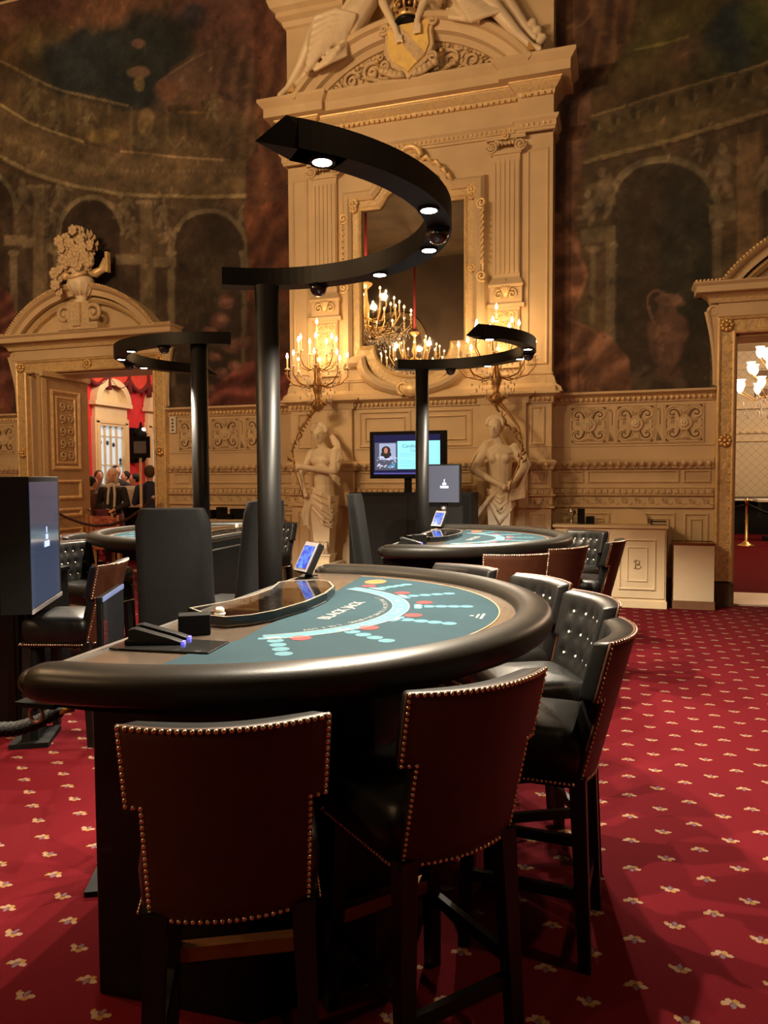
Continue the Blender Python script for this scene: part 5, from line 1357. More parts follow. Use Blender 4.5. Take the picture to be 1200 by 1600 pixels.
# television
q0, q1 = onwall(578, 748, -1.52), onwall(697, 672, -1.52); W_ = q1.x - q0.x; H_ = q1.z - q0.z
t = thing('television', 'black framed television showing a poster, on a post above the console', 'television', ((q0.x + q1.x) / 2, -1.52, q0.z))
scr = slab_display(t, W_, H_, .07, pmat('dark_navy_screen', (.01, .01, .02), .1, var=0, emit=(.012, .012, .05), estr=1.0), (.05, .07, .045, .04))
pd = MB(); ww = W_ - .12; x0 = -W_ / 2 + .05
MB().bx(x0 + ww * .365, x0 + ww, -.006, -.003, .11, H_ - .115).build('pale_blue_page', emat('pale_blue_page', (.22, .66, .78), 1.0), t)
im = MB().bx(x0 + .015, x0 + ww * .355, -.005, -.003, .10, H_ - .13).build('musician_picture', emat('dim_blue_picture', (.05, .06, .10), 1.0), t)
MB().bx(x0 + .07, x0 + ww * .34, -.006, -.004, .22, H_ - .14).build('light_backdrop', emat('light_backdrop', (.25, .33, .55), .9), t)
hd = MB().ball((x0 + ww * .19, -.006, H_ - .22), (.055, .003, .05), 12, 8).ball((x0 + ww * .19, -.006, H_ - .27), (.065, .003, .045), 12, 8).build('dark_hair', emat('dark_hair', (.012, .010, .012), 1.0), t)
MB().ball((x0 + ww * .19, -.0085, H_ - .225), (.024, .003, .034), 12, 8).build('face', emat('face_tone', (.35, .14, .11), 1.0), t)
w = MB(); rr = random.Random(5)
for k in range(38):
    w.box((x0 + ww * (.06 + .28 * rr.random()), -.0085, .12 + .14 * rr.random()), (rr.uniform(.008, .03), .002, rr.uniform(.006, .02)))
w.build('pale_flecks', emat('pale_flecks', (.38, .42, .55), 1.0), t)['kind'] = 'stuff'
MB().prism([(x0 + ww * .2, .12), (x0 + ww * .33, .13), (x0 + ww * .34, .20), (x0 + ww * .24, .16)], -.0095, -.0085, 'xz').build('teal_patch', emat('teal_patch', (.03, .16, .26), 1.0), t)
MB().bx(x0, x0 + ww, -.005, -.003, .058, .066).build('blue_line', emat('blue_line', (.12, .12, .5), 1.0), t)
M_INK = emat('blue_ink', (.03, .10, .22), .7)
text('lettering', 'Candlelight', .058, M_INK, t, (x0 + ww * .365 + .19, -.0065, H_ - .175), (PI / 2, 0, 0)); text('lettering', 'Concert', .05, M_INK, t, (x0 + ww * .365 + .24, -.0065, H_ - .225), (PI / 2, 0, 0))
w = MB()
for k, (wd_, z) in enumerate(((.30, .285), (.26, .262), (.34, .20), (.34, .175), (.32, .15))): w.bx(x0 + ww * .365 + .03, x0 + ww * .365 + .03 + wd_, -.0067, -.006, z, z + .006)
w.build('small_print', emat('pale_ink', (.13, .45, .58), .9), t)
MB().bx(-.045, .035, .03, .07, -.28, 0).build('post', M_BLACKM, t)
# slate screen of the second table
q0, q1 = onwall(667, 786, -2.45), onwall(719, 725, -2.45); W_ = q1.x - q0.x; H_ = q1.z - q0.z
t = thing('table_display', 'square slate grey screen with a small crest, right of the thin pole', 'display', ((q0.x + q1.x) / 2, -2.45, q0.z), 0)
slab_display(t, W_, H_, .08, pmat('slate_grey_screen', (.02, .02, .025), .15, var=.03, emit=(.085, .088, .115), estr=1.0), (.008, .012, .008, .014))
emblem(t, Matrix.Translation((.01, -.005, H_ * .47)), 1.0)
MB().bx(-.035, .035, .02, .06, -H_ - .9, .0).build('stand', M_BLACKM, t); MB().bx(-.15, .15, -.1, .15, -q0.z, -q0.z + .02).build('foot', M_BLACKM, t); MB().bx(-.17, .19, .03, .1, -.48, -.03).build('rear_box', M_BLACKM, t)
MB().ball((0, .0, -.06), (.03, .03, .03), 10, 8).build('swivel_joint', M_STEEL, t)

# ================================================================== CABINETS AND BITS ALONG THE WALL
def cream_cabinet(label, x0, x1, y0, y1, h):
    t = thing('cream_cabinet', label, 'cabinet', ((x0 + x1) / 2, y0, 0)); hw = (x1 - x0) / 2; d = y1 - y0
    MB().bx(-hw + .015, hw - .015, .01, d, .0, h - .03).build('body', M_CREAM, t)
    MB().bx(-hw - .01, hw + .01, -.02, d, h - .035, h).build('top', M_CREAM, t, bevel=.006)
    MB().bx(-hw, hw, -.012, d, 0, .09).build('plinth', M_CREAM, t, bevel=.005)
    for s in (-1, 1):
        a, b = (-hw + .03, -.012) if s < 0 else (.012, hw - .03)
        o = MB().bx(a, b, -.006, .012, .12, h - .06).build('door', M_CREAM, t, bevel=.003)
        f = MB(); frame_w(f, a + .10, b - .10, .22, h - .16, -.006, .025, .012); frame_w(f, a + .19, b - .19, .32, h - .25, -.006, .02, .009); f.build('panel_mouldings', M_CREAM, o)
        c = (a + b) / 2; M_MONO = pmat('brown_monogram', (.30, .18, .08), .5)
        m_ = MB(); zc = h * .53
        m_.tube([(c - .02, -.01, zc - .05), (c - .015, -.01, zc + .045), (c - .03, -.01, zc + .05)], .006, 6); m_.tube([(p_[0], -.01, p_[1]) for p_ in [(c - .04, zc + .03), (c - .01, zc + .055), (c + .03, zc + .04), (c + .02, zc + .01), (c - .01, zc + .0), (c + .03, zc - .005), (c + .045, zc - .03), (c + .02, zc - .05), (c - .04, zc - .045)]], .006, 6)
        m_.build('monogram', M_MONO, o)
    return t
cab = onwall(1042, 953, -.53); ctop = onwall(1042, 822, -.53)
CX1 = cab.x; CH = ctop.z
cream_cabinet('cream panelled cabinet with a monogram against the right part of the wall', CX1 - 1.32, CX1, -.53, -.06, CH)
cream_cabinet('cream panelled cabinet at the wall behind the left table', -5.95, -4.60, -.53, -.06, CH)
def on_cab(x, y, yy=-.30): p = onwall(x, y, yy); return (p.x, yy, CH)
t = thing('table_clock', 'silver desk ornament with a glass globe on the cream cabinet', 'ornament', on_cab(893, 818))
MB().lathe([(.035, 0), (.035, .01), (.022, .02), (.022, .085), (.036, .095), (.036, .10)], 18).build('silver_foot', M_STEEL, t); MB().ball((0, 0, .145), .055, 18, 12).build('globe', pmat('silvered_globe', (.55, .5, .44), .15, .8), t)
for k, (px_, h_, w_, lb) in enumerate(((908, .19, .085, 'taller black box beside the silver globe on the cream cabinet'), (922, .095, .10, 'lower black box at the right of the taller one on the cream cabinet'))):
    p = on_cab(px_, 818, -.34); o = MB().bx(-w_ / 2, w_ / 2, -.05, .05, 0, h_).build('black_box', M_BLACKM, None, p, 0, bevel=.004); tag(o, lb, 'box')
p = on_cab(1029, 819, -.32); t = thing('book', 'dark book lying at the right end of the cream cabinet', 'book', p); MB().bx(-.085, .085, -.06, .06, 0, .008).bx(-.085, .085, -.06, .06, .038, .046).bx(-.085, -.078, -.06, .06, 0, .046).build('cover', M_BLACKM, t); MB().bx(-.078, .082, -.056, .056, .008, .038).build('pages', pmat('page_block', (.45, .38, .28), .7), t)
o = MB().prism([(-.22, 0), (-.21, .10), (-.13, .165), (0, .185), (.13, .165), (.21, .10), (.22, 0)], -.012, .012, 'xz').build('cream_plaque', M_CREAM, None, (onwall(983, 815, -.12).x, -.13, CH), 0, bevel=.004); tag(o, 'low cream arched board leaning on the wall at the back of the cabinet', 'board')
for k, (px_, py_, h_, w_, lb) in enumerate(((332, 808, .13, .07, 'narrow black box at the left on the far left cabinet'), (347, 808, .17, .13, 'stacked black boxes near the middle of the far left cabinet'), (354, 808, .08, .24, 'flat black box before the stacked ones on the far left cabinet'), (372, 808, .15, .20, 'black case with handle by the dealer chair on the far left cabinet'))):
    p = onwall(px_, py_, -.34 - .05 * (k == 2)); o = MB().bx(-w_ / 2, w_ / 2, -.06 if k != 2 else -.03, .05 if k != 2 else .0, 0, h_).build('black_case' if k == 3 else 'black_box', M_BLACKM, None, (p.x, -.34 - .09 * (k == 2), CH), 0, bevel=.006); tag(o, lb, 'box')
# waste bin
p0, p1 = onwall(1052, 940, -.46), onwall(1117, 853, -.46)
t = thing('waste_bin', 'square cream bin with brass top beside the right doorway', 'bin', ((p0.x + p1.x) / 2, -.46, 0)); hw = (p1.x - p0.x) / 2
MB().bx(-hw, hw, 0, .36, .10, p1.z).build('body', pmat('cream_lacquer', (.70, .56, .37), .4, var=.03), t, bevel=.004); MB().bx(-hw - .01, hw + .01, -.01, .37, 0, .10).build('wooden_base', pmat('mid_brown_wood', (.20, .10, .05), .4, var=.2), t, bevel=.004)
MB().bx(-hw, hw, 0, .36, p1.z, p1.z + .02).sweep([(-hw, 0), (hw, 0), (hw, .36), (-hw, .36)], [(0, p1.z), (.006, p1.z), (.006, p1.z + .028), (0, p1.z + .028)], closed=True).build('brass_rim', pmat('dark_brass', (.35, .22, .07), .25, .9), t)
# switch panel
p = onwall(272, 664, 0); t = thing('switch_panel', 'white panel with four switches left of the fretwork', 'switch', (p.x, -.02, p.z))
MB().bx(-.055, .055, -.02, .0, -.125, .125).build('plate', M_WHITE, t, bevel=.004)
for k in range(4): MB().bx(-.012, .012, -.028, -.02, .075 - .052 * k - .012, .075 - .052 * k + .012).build('switch', M_BLACKM, t)
# rope with brass hook at the front table
t = thing('barrier_rope', 'twisted black rope with brass hook at the lower left, hung from the front table', 'rope', (0, 0, 0))
a = tl(-.19, -.98, .945); b = Vector((-2.02, -8.52, .86)); w = MB(); pts = []
hk = atd(112, 1104, 2.12); e0 = atd(96, 1108, 2.13); e1 = atd(-40, 1135, 2.05)
path = [e0.lerp(e1, k / 40) + Vector((0, 0, -.03 * math.sin(PI * k / 40))) for k in range(41)]
for s in range(3):
    pp = []
    for k, q in enumerate(path):
        an = k * .75 + s * 2.09; pp.append(q + Vector((0, math.cos(an) * .010, math.sin(an) * .010)))
    w.tube(pp, .0125, 7)
w.build('rope', pmat('black_twisted_cord', (.014, .013, .012), .7, var=.3, scale=60, bump=.3, bscale=200), t)
w = MB(); d_ = (e0 - e1).normalized(); w.tube([e0 - d_ * .01, e0 + d_ * .035], [.017, .014], 12); w.tube([e0 + d_ * .03, e0 + d_ * .06 + Vector((0, 0, -.002)), e0 + d_ * .075 + Vector((0, 0, .008)), e0 + d_ * .072 + Vector((0, 0, .02))], .007, 8); w.build('brass_hook', pmat('old_brass', (.85, .48, .12), .3, .35), t)
t = thing('ring_plate', 'small black plate with a hanging ring under the left end of the front table rail', 'bracket', tl(-.145, -.985, 1.0), A0)
MB().bx(-.07, .05, -.02, .05, .0, .012).build('plate', M_BLACKM, t); MB().tube([(.02 * math.cos(a_) - .02, 0, -.022 + .022 * math.sin(a_)) for a_ in np.linspace(0, 2 * PI, 14)[:-1]], .005, 6, closed=True).build('ring', M_STEEL, t)
# ================================================================== STATUES WITH CANDELABRA
def herm(label, cx, s, pose):
    """half figure on a tapering shaft; x offsets as seen from the room"""
    yc = -.70
    t = thing('statue', label, 'statue', (cx, yc, 0))
    b = MB(); b.bx(-.24, .24, -.22, .30, 0, .30); b.bx(-.21, .21, -.19, .28, .30, .40); b.bx(-.19, .19, -.17, .26, .40, .46)
    b.build('plinth', M_STATUE, t, bevel=.01)
    w = MB(); vs = []
    for z, h in ((.46, .105), (.56, .12), (.575, .10), (1.20, .145), (1.34, .155)): vs += [(-h, -h, z), (h, -h, z), (h, h, z), (-h, h, z)]
    fs = [(q * 4 + k, q * 4 + (k + 1) % 4, q * 4 + 4 + (k + 1) % 4, q * 4 + 4 + k) for q in range(4) for k in range(4)] + [(3, 2, 1, 0), (16, 17, 18, 19)]
    w.add(vs, fs); w.bx(-.13, .13, -.13, .13, .545, .57)
    for k in range(4):
        x = -.075 + .05 * k; w.tube([(x, -.105, .58), (x, -.145, .66), (x, -.13, .73), (x, -.16, .75)], [.026, .028, .024, .008], 6)
    w.build('shaft', M_STATUE, t, bevel=.006)
    m = MB(); P = pose
    def C(a, b_, r0, r1): m.cone(a, b_, r0, r1, 14)
    C((0, 0, 1.28), (0, 0, 1.46), .150, .135); C((0, -.0, 1.46), (P['chest'], -.01, 1.80), .128, .150); m.ball((P['chest'], -.01, 1.86), (.19, .12, .12), 16, 10)
    for q in (-1, 1): m.ball((P['chest'] + q * .075, -.115, 1.80), (.062, .055, .06), 12, 9)
    hx, hz = P['head']; C((P['chest'], .0, 1.94), (hx, -.02, hz - .10), .062, .055)
    m.ball((hx, -.03, hz), (.086, .105, .125), 16, 12); m.ball((hx + .01 * s, -.06, hz - .075), (.055, .06, .055), 12, 8)
    m.ball((hx + .012 * s, -.138, hz - .02), (.016, .022, .030), 8, 6); m.ball((hx + .012 * s, -.128, hz - .062), (.026, .012, .010), 8, 6)
    for q in (-1, 1):
        m.ball((hx + q * .035 + .01 * s, -.122, hz + .022), (.022, .014, .010), 8, 6); m.ball((hx + q * .086, -.01, hz - .01), (.016, .03, .035), 8, 6)
    def hand(p, d):
        d = Vector(d).normalized(); p = Vector(p); side = d.cross(Vector((0, -1, 0)))
        if side.length < .1: side = Vector((0, 0, 1))
        side.normalize(); m.cone(p, p + d * .06, .034, .036, 10)
        for k in range(4):
            o_ = side * (-.027 + .018 * k); q0 = p + d * .075 + o_; q1 = q0 + d * (.035 - .004 * abs(k - 1.3)) + Vector((0, -.012, 0)); q2 = q1 + d * .018 + Vector((0, .022, -.004))
            m.cone(q0, q1, .0105, .010, 8); m.cone(q1, q2, .010, .0085, 8)
        m.cone(p + d * .02 + side * .03, p + d * .055 + side * .06 + Vector((0, -.01, 0)), .012, .0095, 8)
    for sh, el, wr in P['arms']:
        C(sh, el, .064, .050); C(el, wr, .050, .034); hand(wr, Vector(wr) - Vector(el))
    sculpt(m, 'body', M_STATUE, t, .0095, 4)
    h = MB(); h.ball((hx, .015, hz + .03), (.098, .115, .12), 14, 10)
    for k in range(9):
        a = -.1 + k * .4; h.ball((hx + .10 * math.cos(a), -.02, hz + .05 + .085 * math.sin(a)), (.035, .05, .035), 8, 6)
    h.ball((hx - .03 * s, .11, hz + .03), (.06, .06, .06))
    sculpt(h, 'hair', M_STATUE, t, .010, 2)
    d = MB()
    for pts, r in P['folds']: d.tube(pts, [r * .55] + [r] * (len(pts) - 2) + [r * .4], 8)
    d.ball((0, 0, 1.24), (.165, .16, .12), 14, 10)
    sculpt(d, 'drapery', M_STATUE, t, .0095, 2)
    return t
folds = []; rr = random.Random(21)
J = lambda q=.012: rr.uniform(-q, q)
for k in range(10):
    z = 1.47 - .034 * k; folds.append(([(-.17, -.02 + J(), z - .02 + J()), (-.10, -.145 + J(), z - .03 + J()), (.04 + J(), -.175 + J(), z - .09 - .010 * k + J()), (.15, -.12 + J(), z - .17 - .008 * k + J()), (.18 + J(), .02, z - .13 + J())], .019 + J(.005)))
for k in range(7): folds.append(([(-.11 - .014 * k, -.14 + J(), 1.34 + J()), (-.15 - .016 * k + J(), -.15 + J(), 1.20 - .02 * k), (-.17 - .012 * k + J(), -.13 + J(), 1.02 - .035 * (k % 3)), (-.16 - .011 * k + J(), -.12, .88 + .02 * k + J(.03))], .019 + J(.004)))
for k in range(6): folds.append(([(.05 + .014 * k, .06, 2.18 - .008 * k), (.13 + .014 * k + J(), .03 + J(), 2.04), (.23 + .010 * k, -.04 + J(), 1.92 - .02 * k), (.24 + J(), -.10, 1.80 - .03 * k), (.12, -.14, 1.74 - .018 * k)], .020 + J(.004)))
for k in range(4): folds.append(([(.12, -.16 + J(), 1.70 - .015 * k), (.20 + J(), -.13, 1.62 - .025 * k), (.26, -.06, 1.56 - .035 * k)], .017))
herm('left plaster statue with bowed head, arm crossing its chest, carrying a candelabrum', -3.72, 1, dict(chest=.0, head=(-.05, 2.15), arms=[((.18, -.03, 1.92), (.19, -.12, 1.66), (-.17, -.24, 1.71)), ((-.17, .0, 1.90), (-.30, -.10, 1.60), (-.22, -.17, 1.43))], folds=folds))
folds = []
for k in range(9):
    z = 1.43 - .034 * k; folds.append(([(.18, J(), z + .06 + J()), (.14 + J(), -.12 + J(), z + .02 + J()), (.02 + J(), -.175 + J(), z - .07 - .010 * k + J()), (-.10, -.145 + J(), z - .02 + .008 * k), (-.17, .0, z + J())], .019 + J(.005)))
for k in range(8): folds.append(([(-.02 + J(), -.17, 1.40 + J()), (-.10 - .008 * k, -.19 + J(), 1.34 - .015 * k), (-.18 - .015 * k + J(), -.18 + J(), 1.24 - .026 * k), (-.27 - .010 * k + J(.02), -.15, 1.13 - .036 * k)], .018 + J(.004)))
for k in range(6): folds.append(([(.15, -.02, 1.96), (.27 + .008 * k, -.05 + J(), 1.86 + J()), (.33 + .008 * k, -.08, 1.72 + J()), (.30 + J(), -.06, 1.58), (.24 + .014 * k, -.10, 1.44 - .022 * k), (.10, -.17, 1.38 - .02 * k)], .019 + J(.004)))
for k in range(4): folds.append(([(-.05, .08, 2.06), (-.20, .05, 2.02 - .016 * k), (-.32 - .008 * k, -.02, 1.84 - .016 * k), (-.36, -.05, 1.74)], .018))
for k in range(3): folds.append(([(.16, -.10, 1.88), (.02, -.135, 1.86 - .012 * k), (-.15, -.09, 1.89)], .012))
herm('right plaster statue with raised head, arm bent across its waist, carrying a candelabrum', -1.38, -1, dict(chest=.0, head=(-.06, 2.18), arms=[((-.18, -.02, 1.93), (-.31, -.12, 1.66), (-.0, -.24, 1.50)), ((.17, .0, 1.93), (.30, -.06, 1.70), (.18, -.18, 1.52))], folds=folds))

# ---- candelabra --------------------------------------------------------
def candle(par, x, y, z, h=.115, r=.011, bulb=.017):
    c = MB().lathe([(.034, -.004), (.036, .0), (.030, .006), (.014, .010), (.014, .02)], 12, (x, y, z - .02)).lathe([(r, .0), (r, h), (r * .6, h + .004)], 10, (x, y, z)).build('candle', M_CANDLE, par)
    MB().lathe([(.006, 0), (bulb * .85, .016), (bulb, .03), (bulb * .75, .05), (bulb * .25, .072), (0, .078)], 10, (x, y, z + h)).build('flame_bulb', M_BULB, c)
    return c
def add_light(nm, loc, w, col=(1, .58, .25), r=.12):
    L_ = bpy.data.lights.new(nm, 'POINT'); L_.energy = w; L_.color = col; L_.shadow_soft_size = r
    o = bpy.data.objects.new(nm, L_); COL.objects.link(o); o.location = loc; return o
def candelabrum(label, cx, s, low, up, top):
    yc = -.80; t = thing('candelabrum', label, 'candelabrum', (cx, yc, 0))
    w = MB()
    # gilded branch carried by the figure
    w.tube([(-.16 * s, -.12, 1.30), (-.20 * s, -.16, 1.50), (-.29 * s, -.14, 1.72), (-.33 * s, -.08, 1.95), (-.27 * s, -.02, 2.18), (-.14 * s, .0, 2.36), (-.03 * s, .0, 2.48), (0, 0, 2.62), (0, 0, 3.0), (0, 0, 3.40)], [.006, .008, .010, .012, .014, .018, .030, .028, .018, .010], 10)
    rr = random.Random(2)
    for k in range(16):
        q = k / 15; z = 1.75 + .65 * q; x = (-.33 + .30 * max(0, q - .25) / .75) * s
        w.tube([(x, -.08, z), (x + rr.uniform(-.05, .05), -.12, z + .03), (x + rr.uniform(-.06, .06), -.13, z + .07)], [.012, .018, .003], 5, flat=.5)
    w.lathe([(.012, 2.44), (.06, 2.47), (.10, 2.52), (.06, 2.57), (.03, 2.62), (.05, 2.70), (.07, 2.78), (.04, 2.86), (.025, 2.92), (.045, 2.98), (.03, 3.06), (.016, 3.14)], 16)
    for k in range(8):
        a = k * PI / 4; w.tube([(0, 0, 2.5), (.09 * math.cos(a), .09 * math.sin(a), 2.56), (.13 * math.cos(a), .13 * math.sin(a), 2.52)], [.02, .024, .005], 6)
    w.build('gilded_stem', M_BRONZE, t)
    ar = MB(); pts = []
    for x, y, z in low: pts.append((x, y, z, 2.80))
    for x, y, z in up: pts.append((x, y, z, 3.02))
    for x, y, z, zb in pts:
        rr_ = math.hypot(x, y)
        ar.tube([(x * .05, y * .05, zb), (x * .45, y * .45, zb - .04), (x * .8, y * .8, zb - .02 + .02), (x * 1.02, y * 1.02, zb + (z - zb) * .45), (x, y, z - .02)], [.011, .010, .009, .008, .008], 7)
    ar.build('arms', M_BRONZE, t)
    for x, y, z, zb in pts: candle(t, x, y, z)
    candle(t, 0, 0, top)
    cr = MB(); rr = random.Random(8)
    for k in range(60):
        a = rr.uniform(0, 2 * PI); r_ = rr.uniform(.10, .30); z = rr.uniform(2.55, 2.95)
        cr.ball((r_ * math.cos(a), r_ * math.sin(a), z), (.010, .006, .024), 6, 4)
    for x, y, z, zb in pts:
        for q in range(3):
            a = q * 2.1; cr.ball((x + .03 * math.cos(a), y + .03 * math.sin(a), z - .075), (.007, .005, .020), 6, 4)
    o = cr.build('crystal_drops', M_CRYSTAL, t); o['kind'] = 'stuff'
    for z in (3.16, 3.42): 
        l = add_light('candle_glow', (0, 0, z), CAND_W); l.parent = t
    return t
CAND_W = 7.0
def ringpos(n, r, z, ph=0): return [(r * math.cos(2 * PI * k / n + ph), r * .85 * math.sin(2 * PI * k / n + ph), z) for k in range(n)]
candelabrum('lit candelabrum with crystal drops above the left statue', -3.76, 1, ringpos(8, .40, 3.02, .25), ringpos(7, .26, 3.24, .5), 3.46)
candelabrum('lit candelabrum with crystal drops above the right statue', -1.42, -1, ringpos(8, .46, 3.05, .1), ringpos(7, .27, 3.28, .2), 3.48)

# ---- chandeliers hanging in the hall (seen in the mirror) -----------------
def chandelier(label, loc, power):
    t = thing('chandelier', label, 'chandelier', loc)
    w = MB(); w.lathe([(.02, -.75), (.10, -.70), (.05, -.55), (.16, -.40), (.07, -.25), (.04, .0), (.10, .15), (.05, .35), (.03, .6), (.14, .70), (.16, .74), (.03, .80)], 18)
    w.build('gilded_stem', M_GOLD, t)
    w = MB(); w.tube([(0, 0, .8), (0, 0, ZC - loc[2])], .035, 8); w.build('red_velvet_cord', pmat('red_velvet', (.20, .01, .015), .8, var=.2), t)
    ar = MB(); pts = []
    for n, r, z, zb in ((16, 1.10, -.15, -.42), (12, .80, .10, -.25), (8, .48, .36, -.05)):
        for k in range(n):
            a = 2 * PI * k / n + r; x, y = r * math.cos(a), r * math.sin(a); pts.append((x, y, z))
            ar.tube([(x * .05, y * .05, zb), (x * .4, y * .4, zb - .10), (x * .8, y * .8, zb - .08), (x * 1.02, y * 1.02, z - .12), (x, y, z - .02)], .014, 6)
    ar.build('arms', M_GOLD, t)
    for x, y, z in pts: candle(t, x, y, z, .16, .015, .026)
    cr = MB(); rr = random.Random(3)
    for k in range(600):
        a = rr.uniform(0, 2 * PI); r_ = 1.05 * math.sqrt(rr.random()); z = -.30 - .5 * (1 - r_ / 1.05) - rr.uniform(0, .25)
        cr.ball((r_ * math.cos(a), r_ * math.sin(a), z), (.016, .012, .038), 6, 4)
    o = cr.build('crystal_drops', M_CRYSTAL, t); o['kind'] = 'stuff'
    for k in range(3):
        a = 2 * PI * k / 3 + .5; l = add_light('chandelier_glow', (.62 * math.cos(a), .62 * math.sin(a), .32), power / 3, (1, .63, .315), .07); l.parent = t
    return t
CHAND_W = 750.0
def from_mirror(px, py, yreal):
    v = onwall(px, py, 2 * (YF - .045) - yreal); return (v.x, yreal, v.z)
chandelier('candle chandelier reflected at the upper left of the mirror', from_mirror(572, 492, -8.0), 850)
chandelier('candle chandelier reflected low in the middle of the mirror', from_mirror(648, 556, -14.2), 800)
add_light('hall_fill_light', (1.4, -7.6, 5.6), 130, (1, .64, .36), .1)  # bare point light added as fill for the hall, no fixture here

# ================================================================== ROOM BEYOND THE LEFT DOORWAY
RX = -12.0
M_RED = pmat('red_damask_wall', (0.62, 0.022, 0.030), .7, var=.10, scale=6)
struct(MB().bx(RX - .3, RX, TW, 13, 0, 5.4).build('wall_red_room_left', M_RED))
struct(MB().bx(RX - .3, -4.2, 13, 13.3, 0, 5.4).build('wall_red_room_back', M_RED))
struct(MB().bx(-4.4, -4.2, TW, 13, 0, 5.4).build('wall_red_room_right', M_CREAM))
struct(MB().bx(RX - .3, -4.2, TW, 13.3, 5.4, 5.6).build('ceiling_red_room', M_CREAM))
struct(MB().bx(RX - .3, -4.2, TW, 13.3, -.08, 0).build('floor_red_room', M_CARPETP))
# pelmet swags along the top of the red wall
t = thing('pelmet', 'scalloped red curtain pelmet with dark tassels along the top of the red wall', 'pelmet', (RX + .08, 0, 0))
w = MB(); f = MB(); ya, yb2 = 2.2, 12.0; ns = 12
for k in range(ns):
    y0 = ya + (yb2 - ya) * k / ns; y1 = ya + (yb2 - ya) * (k + 1) / ns
    zs = [4.05 - .24 * math.sin(PI * q / 8) for q in range(9)]
    w.prism([(y0, 5.3)] + [(y0 + (y1 - y0) * q / 8, zs[q]) for q in range(9)] + [(y1, 5.3)], -.02, .06, 'yz')
    f.tube([(.07, y0 + (y1 - y0) * q / 8, zs[q]) for q in range(9)], .055, 7)
    f.tube([(.09, y0, 4.30), (.09, y0, 4.0), (.09, y0, 3.72)], [.03, .05, .075], 8)
w.build('valance', pmat('orange_red_velvet', (.60, .05, .03), .8, var=.15), t); f.build('dark_fringe', pmat('dark_red_fringe', (.13, .012, .012), .9, var=.3, scale=30), t)
# windows in the red wall
def red_window(nm, pxa, pxb, lit):
    y0, y1 = onx(pxa, 700, RX).y, onx(pxb, 700, RX).y; o = bpy.data.objects.new(nm, None); COL.objects.link(o); struct(o); o.location = (RX, 0, 0)
    ym = (y0 + y1) / 2; hw = (y1 - y0) / 2; fw = .20; zt = 3.05
    w = MB(); w.bx(0, .12, y0, y0 + fw, .2, zt - fw); w.bx(0, .12, y1 - fw, y1, .2, zt - fw); w.bx(0, .12, y0, y1, zt - fw, zt); w.bx(0, .10, y0 + .04, y1 - .04, zt, zt + .28); w.bx(0, .2, y0 - .06, y1 + .06, zt + .28, zt + .38); w.build('surround', M_CREAM, o)
    g = MB(); g.bx(.12, .14, y0 + .06, y0 + fw - .05, .2, zt - .1); g.bx(.12, .14, y1 - fw + .05, y1 - .06, .2, zt - .1); g.bx(.12, .14, y0 + .06, y1 - .06, zt - .14, zt - .06); g.build('gilded_bead', M_GILTF, o)
    a = [(ym + (hw + .02) * math.cos(PI - PI * k / 16), zt + .38 + .58 * math.sin(PI * k / 16)) for k in range(17)]; b = [(ym + (hw - .14) * math.cos(PI * k / 16), zt + .38 + .42 * math.sin(PI * k / 16)) for k in range(17)]
    MB().prism(a + b, 0, .2, 'yz').build('arched_pediment', M_CREAM, o); MB().prism(b, 0, .06, 'yz').build('tympanum', M_GILTF, o)
    p = MB(); p.bx(.01, .03, y0 + fw, y1 - fw, .2, zt - fw); p.build('panes', lit, o)
    m_ = MB()
    for q in (.25, .5, .75): m_.bx(.03, .07, y0 + fw + (y1 - y0 - 2 * fw) * q - .025, y0 + fw + (y1 - y0 - 2 * fw) * q + .025, .2, zt - fw)
    for z in (1.1, 1.9, 2.6): m_.bx(.03, .06, y0 + fw, y1 - fw, z - .012, z + .012)
    m_.build('glazing_bars', M_CREAM, o)
    k_ = MB(); rr = random.Random(4)
    for q in range(12): k_.ball((.04, y0 + fw + (y1 - y0 - 2 * fw) * rr.choice((.08, .38, .64, .93)), 1.2 + rr.random() * 1.5), (.02, .05, .06), 7, 5)
    k_.build('dark_reflections', pmat('painted_reflection_blue', (.04, .06, .12), .2), o)  # dark blobs set on the panes imitate reflections in the glass
    return o
M_PANE = emat('evening_window_glass', (.50, .62, .72), 0.5)
red_window('window_1', 143, 196, M_PANE); red_window('window_2', 226, 262, M_PANE)
# open door leaf
p0, p1 = atd(63, 650, 11.55), atd(138, 650, 12.60); dv = Vector((p1.x - p0.x, p1.y - p0.y)); wd = dv.length; ang = math.atan2(dv.y, dv.x)
t = thing('door_leaf', 'tall cream and gold panelled door leaf standing open in the left doorway', 'door', (p0.x, p0.y, 0), ang)
MB().bx(0, wd, .0, .06, .02, 3.22).build('leaf', pmat('ochre_door_paint', (.52, .36, .19), .45, var=.08), t, bevel=.004)
w = MB(); g = MB()
for z0, z1 in ((1.72, 3.0), (.95, 1.10), (1.24, 1.56), (.25, .78)):
    w.sweepw([(.22, z0), (.22, z1), (wd - .22, z1), (wd - .22, z0)], [(0, 0), (0, .02), (.03, .03), (.06, .01), (.06, 0)], 0, closed=True)
    if z1 - z0 > .5: w.sweepw([(.32, z0 + .1), (.32, z1 - .1), (wd - .32, z1 - .1), (wd - .32, z0 + .1)], [(0, 0), (0, .015), (.025, .02), (.04, 0)], 0, closed=True)
w.build('panel_mouldings', M_GOLDP, t)
for k in range(5):
    for s in (-1, 1): sp = spiral(wd / 2 + s * .09, 1.95 + k * .20, .015, .07, 0, 1.3 * s, 16); g.tube([(q[0], -.012, q[1]) for q in sp], .013, 5)
g.bx(.0, wd, -.06, .07, 3.18, 3.26); g.bx(.03, .13, -.02, 0, .1, 3.15)
